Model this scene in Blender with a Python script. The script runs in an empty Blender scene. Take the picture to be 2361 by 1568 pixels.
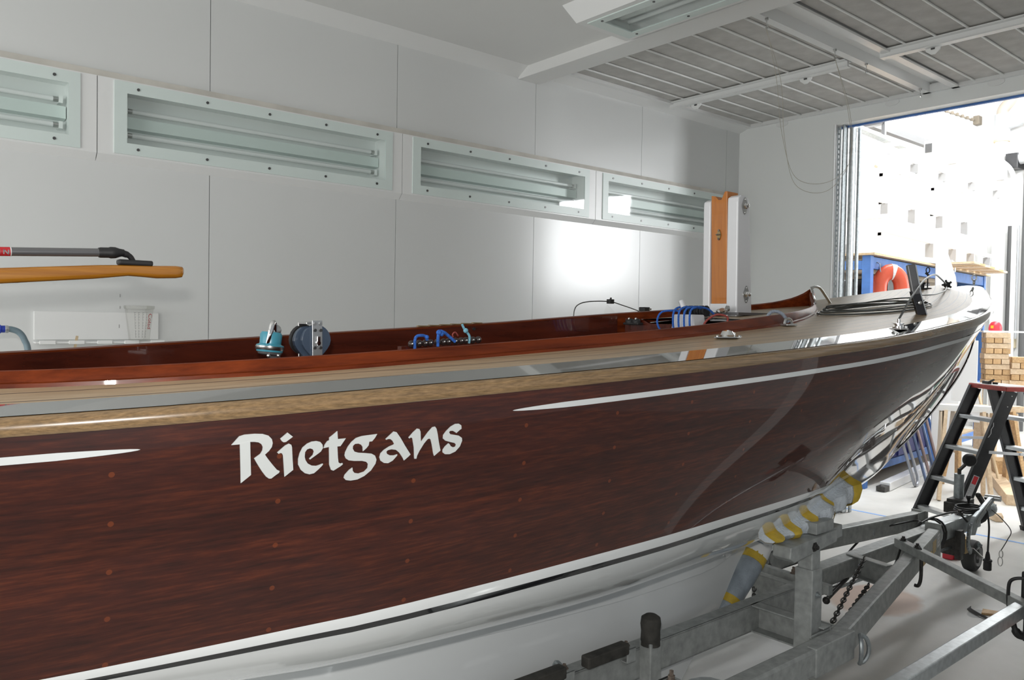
import bpy, bmesh, math, random
from mathutils import Vector, Matrix
from mathutils.geometry import tessellate_polygon
random.seed(7)
S = bpy.context.scene
COL = S.collection

# ------------------------------------------------------------------ camera
cam_d = bpy.data.cameras.new('camera')
cam_d.sensor_fit = 'HORIZONTAL'
cam_d.sensor_width = 36.0
cam_d.lens = 36.0 * 1842.36 / 2361.0
cam_d.clip_start = 0.02
cam = bpy.data.objects.new('camera', cam_d)
COL.objects.link(cam)
yaw, pit, rol = 0.86912786, -0.02502037, 0.01649772
F = Vector((math.cos(pit) * math.cos(yaw), math.cos(pit) * math.sin(yaw), math.sin(pit)))
Rv = F.cross(Vector((0, 0, 1))).normalized()
Uv = Rv.cross(F)
R2 = Rv * math.cos(rol) + Uv * math.sin(rol)
U2 = -Rv * math.sin(rol) + Uv * math.cos(rol)
M = Matrix((R2, U2, -F)).transposed().to_4x4()
M.translation = Vector((0, 0, 1.65))
cam.matrix_world = M
S.camera = cam

# ------------------------------------------------------------------ light and exposure
S.view_settings.view_transform = 'Standard'
S.view_settings.look = 'None'
S.view_settings.gamma = 1.0
S.view_settings.use_curve_mapping = False
S.view_settings.exposure = 0.2
S.cycles.max_bounces = 10
S.cycles.diffuse_bounces = 5
S.cycles.glossy_bounces = 6
S.cycles.transmission_bounces = 6
S.cycles.transparent_max_bounces = 16
S.cycles.caustics_reflective = False
S.cycles.caustics_refractive = False
S.cycles.sample_clamp_indirect = 6.0
S.cycles.use_denoising = True

world = bpy.data.worlds.new('world')
S.world = world
world.use_nodes = True
bg = world.node_tree.nodes['Background']
bg.inputs[0].default_value = (0.90, 0.95, 1.0, 1)
bg.inputs[1].default_value = 0.35


def area(name, loc, target, sx, sy, power, col=(1, 1, 1)):
    d = bpy.data.lights.new(name, 'AREA')
    d.shape = 'RECTANGLE'
    d.size, d.size_y = sx, sy
    d.energy = power
    d.color = col
    o = bpy.data.objects.new(name, d)
    COL.objects.link(o)
    o.location = loc
    o.rotation_euler = (Vector(target) - Vector(loc)).to_track_quat('-Z', 'Y').to_euler()
    return o


# area light added under the workshop roof to brighten its side wall
area('workshop_wall_wash', (10.8, 3.2, 5.36), (10.8, 5.3, 3.2), 6.0, 1.4, 620, (0.96, 0.98, 1.0))
# the workshop's open outer gate, in its end wall
area('workshop_gate_daylight', (14.5, -4.7, 2.3), (8.0, -3.4, 2.2), 3.0, 4.8, 1350, (0.96, 0.98, 1.0))
# unseen fill light at the rear end of the spray booth
area('booth_rear_fill', (-3.3, 2.0, 2.0), (3.0, 2.4, 1.7), 3.6, 2.6, 105, (1.0, 0.99, 0.96))
# the flash on top of the camera
area('camera_flash', (-0.04, 0.0, 1.755), (1.6, 2.3, 1.7), 0.05, 0.03, 19.0, (1.0, 0.97, 0.93))

# ------------------------------------------------------------------ mesh helpers
class MB:
    def __init__(s):
        s.v, s.f, s.uv = [], [], []

    def add(s, vs, fs, uv=None):
        n = len(s.v)
        s.v += [tuple(p) for p in vs]
        s.f += [tuple(i + n for i in f) for f in fs]
        if uv is not None:
            s.uv += list(uv)
        return s

    def box(s, x0, x1, y0, y1, z0, z1):
        vs = [(x, y, z) for x in (x0, x1) for y in (y0, y1) for z in (z0, z1)]
        return s.add(vs, [(0, 1, 3, 2), (4, 6, 7, 5), (0, 4, 5, 1), (2, 3, 7, 6), (0, 2, 6, 4), (1, 5, 7, 3)])

    def bar(s, p0, p1, w, h, up=(0, 0, 1)):
        p0, p1 = Vector(p0), Vector(p1)
        d = (p1 - p0).normalized()
        r = d.cross(Vector(up))
        if r.length < 1e-5:
            r = d.cross(Vector((1, 0, 0)))
        r.normalize()
        u = r.cross(d)
        vs = []
        for p in (p0, p1):
            for a, b in ((-1, -1), (1, -1), (1, 1), (-1, 1)):
                vs.append(p + r * a * w / 2 + u * b * h / 2)
        return s.add(vs, [(3, 2, 1, 0), (4, 5, 6, 7), (0, 1, 5, 4), (1, 2, 6, 5), (2, 3, 7, 6), (3, 0, 4, 7)])

    def channel(s, p0, p1, w, h, t=0.006, up=(0, 0, 1), side=1):
        """C profile: a web and two flanges, open to one side"""
        p0, p1 = Vector(p0), Vector(p1)
        d = (p1 - p0).normalized()
        r = d.cross(Vector(up)).normalized() * side
        u = Vector(up)
        s.bar(p0 + r * (w / 2 - t / 2), p1 + r * (w / 2 - t / 2), t, h, up)
        for q in (-1, 1):
            s.bar(p0 + u * q * (h / 2 - t / 2), p1 + u * q * (h / 2 - t / 2), w, t, up)
        return s

    def tube(s, pts, r, n=8, closed=False, cap=True):
        pts = [Vector(p) for p in pts]
        m = len(pts)
        rr = r if isinstance(r, (list, tuple)) else [r] * m
        prev = None
        rings = []
        for i, p in enumerate(pts):
            if closed:
                t = pts[(i + 1) % m] - pts[i - 1]
            else:
                t = pts[min(i + 1, m - 1)] - pts[max(i - 1, 0)]
            t.normalize()
            if prev is None:
                a = Vector((0, 0, 1)) if abs(t.z) < 0.9 else Vector((1, 0, 0))
                prev = t.cross(a).normalized()
            x = (prev - t * prev.dot(t))
            if x.length < 1e-6:
                x = t.cross(Vector((0.3, 0.5, 0.8)))
            x.normalize()
            prev = x
            y = t.cross(x)
            rings.append([p + (x * math.cos(2 * math.pi * k / n) + y * math.sin(2 * math.pi * k / n)) * rr[i] for k in range(n)])
        vs = [q for ring in rings for q in ring]
        fs = []
        for i in range(m if closed else m - 1):
            j = (i + 1) % m
            for k in range(n):
                l = (k + 1) % n
                fs.append((i * n + k, i * n + l, j * n + l, j * n + k))
        if cap and not closed:
            fs.append(tuple(range(n - 1, -1, -1)))
            fs.append(tuple((m - 1) * n + k for k in range(n)))
        return s.add(vs, fs)

    def cyl(s, p0, p1, r0, r1=None, n=16):
        return s.tube([p0, p1], [r0, r0 if r1 is None else r1], n)

    def lathe(s, c, axis, prof, n=20):
        """prof: (radius, distance along the axis)"""
        c, a = Vector(c), Vector(axis).normalized()
        t = Vector((0, 0, 1)) if abs(a.z) < 0.9 else Vector((1, 0, 0))
        x = a.cross(t).normalized()
        y = a.cross(x)
        vs, fs = [], []
        for r, h in prof:
            for k in range(n):
                w = 2 * math.pi * k / n
                vs.append(c + a * h + (x * math.cos(w) + y * math.sin(w)) * max(r, 1e-5))
        for i in range(len(prof) - 1):
            for k in range(n):
                l = (k + 1) % n
                fs.append((i * n + k, i * n + l, (i + 1) * n + l, (i + 1) * n + k))
        fs.append(tuple(range(n - 1, -1, -1)))
        fs.append(tuple((len(prof) - 1) * n + k for k in range(n)))
        return s.add(vs, fs)

    def prism(s, poly, o, u, v, thick):
        """polygon of (a, b) laid out at o + a*u + b*v and pushed out by the vector thick"""
        o, u, v, th = Vector(o), Vector(u), Vector(v), Vector(thick)
        n = len(poly)
        base = [o + u * a + v * b for a, b in poly]
        tri = tessellate_polygon([[Vector((a, b, 0)) for a, b in poly]])
        fs = [tuple(t) for t in tri] + [tuple(i + n for i in reversed(t)) for t in tri]
        fs += [(i, (i + 1) % n, (i + 1) % n + n, i + n) for i in range(n)]
        return s.add(base + [p + th for p in base], fs)

    def grid(s, rows, uvs=None, closed=False):
        m, n = len(rows), len(rows[0])
        vs = [p for r in rows for p in r]
        fs = []
        for i in range(m - 1):
            for k in range(n if closed else n - 1):
                l = (k + 1) % n
                fs.append((i * n + k, i * n + l, (i + 1) * n + l, (i + 1) * n + k))
        return s.add(vs, fs, [q for r in uvs for q in r] if uvs else None)

    def sphere(s, c, r, n=12, sc=(1, 1, 1)):
        c = Vector(c)
        rows = []
        for i in range(n // 2 + 1):
            a = math.pi * i / (n // 2)
            rows.append([c + Vector((sc[0] * r * math.sin(a) * math.cos(2 * math.pi * k / n), sc[1] * r * math.sin(a) * math.sin(2 * math.pi * k / n), sc[2] * r * math.cos(a))) for k in range(n)])
        return s.grid(rows, closed=True)

    def build(s, name, mat, parent=None, smooth=False, bevel=0.0, loc=None, seg=2, fix=True, ang=42):
        if parent is not None:
            w = wloc(parent)
        elif loc is not None:
            w = Vector(loc)
        else:
            xs = [p[0] for p in s.v]
            ys = [p[1] for p in s.v]
            w = Vector(((min(xs) + max(xs)) / 2, (min(ys) + max(ys)) / 2, min(p[2] for p in s.v)))
        me = bpy.data.meshes.new(name)
        me.from_pydata([(p[0] - w.x, p[1] - w.y, p[2] - w.z) for p in s.v], [], s.f)
        if s.uv:
            ul = me.uv_layers.new(name='UVMap')
            for lp in me.loops:
                ul.data[lp.index].uv = s.uv[lp.vertex_index]
        if fix:
            bm = bmesh.new()
            bm.from_mesh(me)
            bmesh.ops.recalc_face_normals(bm, faces=bm.faces)
            bm.to_mesh(me)
            bm.free()
        if isinstance(mat, str):
            mat = MAT[mat]
        me.materials.append(mat)
        if smooth:
            me.shade_smooth()
            me.set_sharp_from_angle(angle=math.radians(ang))
        o = bpy.data.objects.new(name, me)
        COL.objects.link(o)
        if parent is not None:
            o.parent = parent
        else:
            o.location = w
        if bevel:
            b = o.modifiers.new('edge', 'BEVEL')
            b.width = bevel
            b.segments = seg
            b.limit_method = 'ANGLE'
            b.angle_limit = math.radians(40)
        return o


def wloc(o):
    w = Vector((0, 0, 0))
    while o is not None:
        w += o.location
        o = o.parent
    return w


def tag(o, label, cat, group=None, kind=None):
    o['label'] = label
    o['category'] = cat
    if group:
        o['group'] = group
    if kind:
        o['kind'] = kind
    return o


def thing(name, loc, label, cat, group=None):
    o = bpy.data.objects.new(name, None)
    o.empty_display_size = 0.05
    COL.objects.link(o)
    o.location = loc
    return tag(o, label, cat, group)


def struct(mb, name, mat, label=None, **k):
    o = mb.build(name, mat, **k)
    o['kind'] = 'structure'
    if label:
        o['label'] = label
    return o


def dup(root, loc, label):
    r = root.copy()
    COL.objects.link(r)
    r.location = loc
    r['label'] = label
    for c in list(root.children):
        d = c.copy()
        COL.objects.link(d)
        d.parent = r
        for g in list(c.children):
            e = g.copy()
            COL.objects.link(e)
            e.parent = d
    return r


def spline(pts, n=8, closed=False):
    """Catmull-Rom through the points"""
    P = [Vector(p) for p in pts]
    m = len(P)
    out = []
    for i in range(m if closed else m - 1):
        if closed:
            a, b, c, d = P[i - 1], P[i], P[(i + 1) % m], P[(i + 2) % m]
        else:
            a, b, c, d = P[max(i - 1, 0)], P[i], P[i + 1], P[min(i + 2, m - 1)]
        for k in range(n):
            t = k / n
            out.append(0.5 * ((2 * b) + (c - a) * t + (2 * a - 5 * b + 4 * c - d) * t * t + (3 * b - a - 3 * c + d) * t ** 3))
    if not closed:
        out.append(P[-1])
    return out


# ------------------------------------------------------------------ materials
MAT = {}


def new_mat(name):
    m = bpy.data.materials.new(name)
    m.use_nodes = True
    nt = m.node_tree
    b = nt.nodes['Principled BSDF']
    MAT[name] = m
    return m, nt, b


def N(nt, typ, **kw):
    n = nt.nodes.new(typ)
    for k, v in kw.items():
        if k.startswith('i_'):
            n.inputs[k[2:].replace('_', ' ')].default_value = v
        else:
            setattr(n, k, v)
    return n


def simple(name, col, rough=0.5, metal=0.0, coat=0.0, spec=None, var=0.0, scale=20.0, bump=0.0, bscale=60.0):
    m, nt, b = new_mat(name)
    b.inputs['Base Color'].default_value = (*col, 1)
    b.inputs['Roughness'].default_value = rough
    b.inputs['Metallic'].default_value = metal
    b.inputs['Coat Weight'].default_value = coat
    b.inputs['Coat Roughness'].default_value = 0.03
    if spec is not None:
        b.inputs['Specular IOR Level'].default_value = spec
    tc = N(nt, 'ShaderNodeTexCoord')
    if var:
        no = N(nt, 'ShaderNodeTexNoise', i_Scale=scale, i_Detail=6.0)
        nt.links.new(tc.outputs['Object'], no.inputs['Vector'])
        rp = N(nt, 'ShaderNodeValToRGB')
        rp.color_ramp.elements[0].position = 0.3
        rp.color_ramp.elements[1].position = 0.7
        rp.color_ramp.elements[0].color = (*[c * (1 - var) for c in col], 1)
        rp.color_ramp.elements[1].color = (*[min(1, c * (1 + var)) for c in col], 1)
        nt.links.new(no.outputs['Fac'], rp.inputs[0])
        nt.links.new(rp.outputs[0], b.inputs['Base Color'])
    if bump:
        n2 = N(nt, 'ShaderNodeTexNoise', i_Scale=bscale, i_Detail=3.0)
        nt.links.new(tc.outputs['Object'], n2.inputs['Vector'])
        bp = N(nt, 'ShaderNodeBump', i_Strength=bump, i_Distance=0.01)
        nt.links.new(n2.outputs['Fac'], bp.inputs['Height'])
        nt.links.new(bp.outputs[0], b.inputs['Normal'])
    return m


simple('wall_white', (0.71, 0.725, 0.72), 0.22, spec=0.5, var=0.02, scale=0.9, bump=0.012, bscale=9)
simple('ceiling_white', (0.79, 0.795, 0.785), 0.45, var=0.02, scale=1.2)
simple('end_wall_white', (0.87, 0.89, 0.88), 0.42, var=0.02, scale=1.0)
simple('trim_white', (0.82, 0.83, 0.825), 0.3)
simple('dusty_trim', (0.60, 0.58, 0.53), 0.7, var=0.12, scale=6)
simple('seam_dark', (0.22, 0.22, 0.22), 0.8)
simple('hall_white', (0.86, 0.86, 0.85), 0.6)
simple('hall_grey', (0.62, 0.62, 0.60), 0.6, var=0.08, scale=2)
simple('frosted_glass', (0.70, 0.79, 0.765), 0.32, var=0.015, scale=3)
simple('tube_white', (0.86, 0.88, 0.88), 0.25)
simple('enamel_white', (0.86, 0.89, 0.88), 0.4)
simple('screw_dark', (0.13, 0.13, 0.13), 0.35, metal=0.8)
simple('filter_mat', (0.56, 0.55, 0.53), 0.95, var=0.10, scale=9, bump=0.25, bscale=160)
simple('rod_white', (0.84, 0.85, 0.84), 0.4)
simple('cord_tan', (0.50, 0.47, 0.40), 0.8)
simple('galvanised', (0.36, 0.39, 0.40), 0.42, metal=0.75, var=0.22, scale=45, bump=0.05, bscale=90)
simple('galvanised_dull', (0.36, 0.375, 0.365), 0.55, metal=0.25, var=0.2, scale=30, bump=0.06, bscale=70)
simple('galvanised_bright', (0.55, 0.58, 0.59), 0.35, metal=0.8, var=0.15, scale=40)
simple('chrome', (0.80, 0.80, 0.80), 0.08, metal=1.0)
simple('steel', (0.55, 0.55, 0.54), 0.28, metal=1.0)
simple('aluminium', (0.62, 0.64, 0.65), 0.35, metal=0.85)
simple('alu_white', (0.80, 0.81, 0.82), 0.35, metal=0.3)
simple('iron_dark', (0.055, 0.053, 0.05), 0.5, metal=0.5, var=0.3, scale=60)
simple('rust_bolt', (0.20, 0.16, 0.13), 0.7, metal=0.4, var=0.5, scale=90)
simple('rubber_black', (0.018, 0.018, 0.019), 0.55)
simple('rubber_worn', (0.045, 0.042, 0.036), 0.7, var=0.4, scale=30)
simple('black_paint', (0.02, 0.02, 0.022), 0.35, var=0.2, scale=25)
simple('black_anodised', (0.03, 0.03, 0.034), 0.18, metal=0.3)
simple('bar_grey', (0.17, 0.17, 0.175), 0.3, metal=0.4)
simple('tyre', (0.05, 0.05, 0.05), 0.75)
simple('hub_grey', (0.30, 0.30, 0.30), 0.5)
simple('red_cap', (0.40, 0.055, 0.045), 0.45, var=0.2, scale=30)
simple('red_plastic', (0.62, 0.03, 0.05), 0.35)
simple('red_lens', (0.55, 0.07, 0.02), 0.15, coat=1.0)
simple('orange_buoy', (0.62, 0.085, 0.035), 0.4, var=0.08, scale=8)
simple('silver_tape', (0.75, 0.75, 0.74), 0.5, var=0.15, scale=60)
simple('blue_steel', (0.055, 0.165, 0.46), 0.45, var=0.15, scale=10)
simple('blue_crate', (0.025, 0.035, 0.17), 0.45)
simple('blue_tube', (0.14, 0.19, 0.31), 0.4, metal=0.4, var=0.25, scale=6)
simple('grey_tube', (0.34, 0.36, 0.40), 0.4, metal=0.5, var=0.2, scale=6)
simple('rust_tube', (0.33, 0.25, 0.24), 0.5, metal=0.3, var=0.25, scale=6)
simple('blue_rope', (0.03, 0.13, 0.50), 0.8, var=0.4, scale=160)
simple('light_blue_rope', (0.20, 0.46, 0.58), 0.8, var=0.25, scale=160)
simple('grey_rope', (0.26, 0.30, 0.36), 0.85, var=0.3, scale=150)
simple('red_rope', (0.30, 0.06, 0.05), 0.8, var=0.3, scale=150)
simple('teal_plastic', (0.06, 0.30, 0.40), 0.3)
simple('sheave_blue', (0.07, 0.10, 0.15), 0.3)
simple('bead_brown', (0.035, 0.022, 0.020), 0.25)
simple('wire_dark', (0.10, 0.105, 0.10), 0.35, metal=0.7)
simple('cable_black', (0.02, 0.02, 0.02), 0.5)
simple('cable_grey', (0.40, 0.40, 0.38), 0.6)
simple('white_gel', (0.82, 0.84, 0.84), 0.06, coat=0.6, spec=0.5)
simple('white_paint', (0.66, 0.68, 0.68), 0.12, coat=0.5)
simple('stripe_black', (0.012, 0.012, 0.014), 0.08, coat=0.6)
simple('letter_white', (0.56, 0.58, 0.57), 0.4)
simple('mast_white', (0.74, 0.75, 0.77), 0.16, coat=0.4)
simple('foam_white', (0.86, 0.86, 0.85), 0.7)
simple('sail_white', (0.80, 0.82, 0.84), 0.35)
simple('hose_blue_grey', (0.17, 0.24, 0.28), 0.45)
simple('connector_blue', (0.02, 0.05, 0.40), 0.35)
simple('paper_white', (0.80, 0.80, 0.79), 0.6)
simple('print_grey', (0.30, 0.30, 0.30), 0.7)
simple('print_red', (0.55, 0.02, 0.03), 0.5)
simple('label_silver', (0.48, 0.49, 0.50), 0.4, metal=0.2)
simple('sticker_tan', (0.50, 0.37, 0.18), 0.6, var=0.2, scale=80)
simple('sticker_yellow', (0.62, 0.38, 0.02), 0.5)
simple('pad_grey', (0.33, 0.38, 0.43), 0.3, coat=0.3, var=0.25, scale=12, bump=0.3, bscale=110)
simple('tape_yellow', (0.62, 0.43, 0.05), 0.45, var=0.15, scale=30, bump=0.2, bscale=50)
simple('bubble_wrap', (0.66, 0.71, 0.76), 0.22, coat=0.4, var=0.12, scale=14, bump=0.5, bscale=110)
simple('pipe_white', (0.80, 0.80, 0.78), 0.45)
simple('pipe_grey', (0.42, 0.43, 0.44), 0.45)
simple('pipe_tan', (0.42, 0.37, 0.31), 0.55)
simple('box_brown', (0.20, 0.17, 0.13), 0.7)
simple('socket_beige', (0.55, 0.48, 0.33), 0.5)
simple('conduit_dark', (0.10, 0.10, 0.10), 0.6)
simple('tub_green', (0.10, 0.25, 0.20), 0.5)
simple('hose_yellow', (0.70, 0.55, 0.03), 0.45)
simple('tape_blue', (0.22, 0.40, 0.75), 0.6)
simple('cloth_white', (0.80, 0.80, 0.80), 0.8)
simple('brass_dull', (0.35, 0.25, 0.12), 0.5, metal=0.7)
simple('interior_dark', (0.05, 0.03, 0.02), 0.6)


def wood(name, dark, light, axis=0, stretch=14.0, scale=6.0, rough=0.4, coat=0.0, contrast=(0.3, 0.72), spec=None):
    m, nt, b = new_mat(name)
    tc = N(nt, 'ShaderNodeTexCoord')
    mp = N(nt, 'ShaderNodeMapping')
    sc = [stretch, stretch, stretch]
    sc[axis] = 1.0
    mp.inputs['Scale'].default_value = sc
    nt.links.new(tc.outputs['Object'], mp.inputs['Vector'])
    no = N(nt, 'ShaderNodeTexNoise', i_Scale=scale, i_Detail=8.0, i_Roughness=0.62)
    nt.links.new(mp.outputs[0], no.inputs['Vector'])
    rp = N(nt, 'ShaderNodeValToRGB')
    e = rp.color_ramp.elements
    e[0].position, e[1].position = contrast
    e[0].color, e[1].color = (*dark, 1), (*light, 1)
    nt.links.new(no.outputs['Fac'], rp.inputs[0])
    nt.links.new(rp.outputs[0], b.inputs['Base Color'])
    b.inputs['Roughness'].default_value = rough
    b.inputs['Coat Weight'].default_value = coat
    b.inputs['Coat Roughness'].default_value = 0.025
    if spec is not None:
        b.inputs['Specular IOR Level'].default_value = spec
    return m


wood('pine', (0.42, 0.25, 0.11), (0.66, 0.45, 0.24), 0, 10, 5, 0.6)
wood('pine_pale', (0.58, 0.42, 0.26), (0.78, 0.62, 0.44), 0, 8, 5, 0.65)
wood('pine_end', (0.50, 0.30, 0.14), (0.70, 0.48, 0.26), 2, 5, 12, 0.65)
wood('plywood', (0.46, 0.33, 0.19), (0.60, 0.45, 0.28), 2, 8, 5, 0.6)
wood('plywood_pale', (0.56, 0.46, 0.34), (0.70, 0.60, 0.46), 2, 8, 4, 0.65)
wood('tiller_wood', (0.36, 0.125, 0.008), (0.56, 0.235, 0.022), 0, 22, 5, 0.25, coat=1.0)
wood('mast_wood', (0.42, 0.125, 0.008), (0.55, 0.19, 0.018), 2, 18, 5, 0.35, coat=0.6)
wood('stick_wood', (0.55, 0.42, 0.26), (0.68, 0.54, 0.36), 2, 20, 8, 0.7)
wood('coaming_wood', (0.050, 0.007, 0.002), (0.225, 0.042, 0.009), 0, 20, 2.2, 0.3, coat=0.15, contrast=(0.25, 0.75), spec=0.12)
wood('cockpit_wood', (0.042, 0.008, 0.0045), (0.115, 0.022, 0.010), 0, 12, 1.8, 0.2, coat=1.0)
wood('rail_wood', (0.13, 0.080, 0.035), (0.33, 0.205, 0.095), 0, 150, 1.7, 0.25, coat=0.8)


def hull_wood():
    m, nt, b = new_mat('mahogany')
    uv = N(nt, 'ShaderNodeUVMap')
    mp = N(nt, 'ShaderNodeMapping')
    mp.inputs['Scale'].default_value = (1.0, 15.0, 1.0)
    nt.links.new(uv.outputs[0], mp.inputs['Vector'])
    no = N(nt, 'ShaderNodeTexNoise', i_Scale=2.6, i_Detail=9.0, i_Roughness=0.62)
    nt.links.new(mp.outputs[0], no.inputs['Vector'])
    mp2 = N(nt, 'ShaderNodeMapping')
    mp2.inputs['Scale'].default_value = (14.0, 150.0, 1.0)
    nt.links.new(uv.outputs[0], mp2.inputs['Vector'])
    n2 = N(nt, 'ShaderNodeTexNoise', i_Scale=1.0, i_Detail=5.0, i_Roughness=0.6)
    nt.links.new(mp2.outputs[0], n2.inputs['Vector'])
    mm = N(nt, 'ShaderNodeMix', data_type='FLOAT')
    mm.inputs['Factor'].default_value = 0.55
    nt.links.new(no.outputs['Fac'], mm.inputs['A'])
    nt.links.new(n2.outputs['Fac'], mm.inputs['B'])
    rp = N(nt, 'ShaderNodeValToRGB')
    e = rp.color_ramp.elements
    e[0].position, e[1].position = 0.32, 0.72
    e[0].color, e[1].color = (0.018, 0.0050, 0.0034, 1), (0.112, 0.024, 0.008, 1)
    k = e.new(0.5)
    k.color = (0.045, 0.0098, 0.0050, 1)
    nt.links.new(mm.outputs['Result'], rp.inputs[0])
    # strakes: each plank has its own tone
    sp = N(nt, 'ShaderNodeSeparateXYZ')
    nt.links.new(uv.outputs[0], sp.inputs[0])
    mu = N(nt, 'ShaderNodeMath', operation='MULTIPLY')
    mu.inputs[1].default_value = 11.5
    nt.links.new(sp.outputs['Y'], mu.inputs[0])
    fl = N(nt, 'ShaderNodeMath', operation='FLOOR')
    nt.links.new(mu.outputs[0], fl.inputs[0])
    wn = N(nt, 'ShaderNodeTexWhiteNoise', noise_dimensions='1D')
    nt.links.new(fl.outputs[0], wn.inputs['W'])
    mr = N(nt, 'ShaderNodeMapRange')
    mr.inputs['To Min'].default_value = 0.8
    mr.inputs['To Max'].default_value = 1.15
    nt.links.new(wn.outputs['Value'], mr.inputs['Value'])
    mx = N(nt, 'ShaderNodeMix', data_type='RGBA', blend_type='MULTIPLY')
    mx.inputs['Factor'].default_value = 1.0
    nt.links.new(rp.outputs[0], mx.inputs['A'])
    nt.links.new(mr.outputs[0], mx.inputs['B'])
    # wooden bungs: small round plugs of a lighter cut, in two rows per plank
    cm = N(nt, 'ShaderNodeMapping')
    cm.inputs['Scale'].default_value = (3.6, 11.5, 1)
    nt.links.new(uv.outputs[0], cm.inputs['Vector'])
    vo = N(nt, 'ShaderNodeTexVoronoi', feature='F1', voronoi_dimensions='2D')
    vo.inputs['Scale'].default_value = 1.0
    vo.inputs['Randomness'].default_value = 0.35
    fm = N(nt, 'ShaderNodeVectorMath', operation='FRACTION')
    nt.links.new(cm.outputs[0], fm.inputs[0])
    sb = N(nt, 'ShaderNodeVectorMath', operation='SUBTRACT')
    sb.inputs[1].default_value = (0.3, 0.28, 0)
    nt.links.new(fm.outputs[0], sb.inputs[0])
    sc2 = N(nt, 'ShaderNodeVectorMath', operation='MULTIPLY')
    sc2.inputs[1].default_value = (1 / 3.6, 1 / 11.5, 0)
    nt.links.new(sb.outputs[0], sc2.inputs[0])
    ln = N(nt, 'ShaderNodeVectorMath', operation='LENGTH')
    nt.links.new(sc2.outputs[0], ln.inputs[0])
    lt = N(nt, 'ShaderNodeMapRange')
    lt.inputs['From Min'].default_value = 0.0052
    lt.inputs['From Max'].default_value = 0.0044
    lt.inputs['To Max'].default_value = 0.5
    nt.links.new(ln.outputs['Value'], lt.inputs['Value'])
    m2 = N(nt, 'ShaderNodeMix', data_type='RGBA')
    nt.links.new(lt.outputs[0], m2.inputs['Factor'])
    nt.links.new(mx.outputs['Result'], m2.inputs['A'])
    m2.inputs['B'].default_value = (0.20, 0.045, 0.012, 1)
    nt.links.new(m2.outputs['Result'], b.inputs['Base Color'])
    b.inputs['Roughness'].default_value = 0.35
    b.inputs['Specular IOR Level'].default_value = 0.1
    b.inputs['Coat Weight'].default_value = 1.0
    b.inputs['Coat Roughness'].default_value = 0.03
    b.inputs['Coat IOR'].default_value = 1.47


hull_wood()


def teak_deck(name, base_d, base_l, pitch, rough, coat):
    """planks run along U, caulked every <pitch> metres of V"""
    m, nt, b = new_mat(name)
    uv = N(nt, 'ShaderNodeUVMap')
    mp = N(nt, 'ShaderNodeMapping')
    mp.inputs['Scale'].default_value = (2.0, 50.0, 1.0)
    nt.links.new(uv.outputs[0], mp.inputs['Vector'])
    no = N(nt, 'ShaderNodeTexNoise', i_Scale=2.5, i_Detail=7.0, i_Roughness=0.6)
    nt.links.new(mp.outputs[0], no.inputs['Vector'])
    rp = N(nt, 'ShaderNodeValToRGB')
    e = rp.color_ramp.elements
    e[0].position, e[1].position = 0.3, 0.72
    e[0].color, e[1].color = (*base_d, 1), (*base_l, 1)
    nt.links.new(no.outputs['Fac'], rp.inputs[0])
    out = rp.outputs[0]
    if pitch:
        sp = N(nt, 'ShaderNodeSeparateXYZ')
        nt.links.new(uv.outputs[0], sp.inputs[0])
        dv = N(nt, 'ShaderNodeMath', operation='DIVIDE')
        dv.inputs[1].default_value = pitch
        nt.links.new(sp.outputs['Y'], dv.inputs[0])
        fr = N(nt, 'ShaderNodeMath', operation='FRACT')
        nt.links.new(dv.outputs[0], fr.inputs[0])
        lt = N(nt, 'ShaderNodeMath', operation='LESS_THAN')
        lt.inputs[1].default_value = 0.07
        nt.links.new(fr.outputs[0], lt.inputs[0])
        mx = N(nt, 'ShaderNodeMix', data_type='RGBA')
        nt.links.new(lt.outputs[0], mx.inputs['Factor'])
        nt.links.new(out, mx.inputs['A'])
        mx.inputs['B'].default_value = (0.10, 0.08, 0.065, 1)
        out = mx.outputs['Result']
    nt.links.new(out, b.inputs['Base Color'])
    b.inputs['Roughness'].default_value = rough
    b.inputs['Coat Weight'].default_value = coat
    b.inputs['Coat Roughness'].default_value = 0.012


teak_deck('teak', (0.31, 0.225, 0.14), (0.48, 0.365, 0.24), 0.043, 0.32, 0.0)
simple('polished_band', (0.60, 0.605, 0.60), 0.03, metal=1.0, var=0.03, scale=2)


def glass(name, tint=(0.93, 0.97, 0.96), fac=0.12):
    m, nt, b = new_mat(name)
    nt.nodes.remove(b)
    tr = N(nt, 'ShaderNodeBsdfTransparent')
    tr.inputs[0].default_value = (*tint, 1)
    gl = N(nt, 'ShaderNodeBsdfGlossy')
    gl.inputs['Roughness'].default_value = 0.03
    fr = N(nt, 'ShaderNodeFresnel')
    fr.inputs['IOR'].default_value = 1.5
    mx = N(nt, 'ShaderNodeMixShader')
    ge = N(nt, 'ShaderNodeNewGeometry')
    iv = N(nt, 'ShaderNodeMath', operation='SUBTRACT')
    iv.inputs[0].default_value = 1.0
    nt.links.new(ge.outputs['Backfacing'], iv.inputs[1])
    mu = N(nt, 'ShaderNodeMath', operation='MULTIPLY')
    nt.links.new(fr.outputs[0], mu.inputs[0])
    nt.links.new(iv.outputs[0], mu.inputs[1])
    nt.links.new(mu.outputs[0], mx.inputs[0])
    nt.links.new(tr.outputs[0], mx.inputs[1])
    nt.links.new(gl.outputs[0], mx.inputs[2])
    nt.links.new(mx.outputs[0], nt.nodes['Material Output'].inputs[0])


glass('clear_glass', (0.975, 0.99, 0.985))
glass('clear_plastic', (0.95, 0.95, 0.94))


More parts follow.
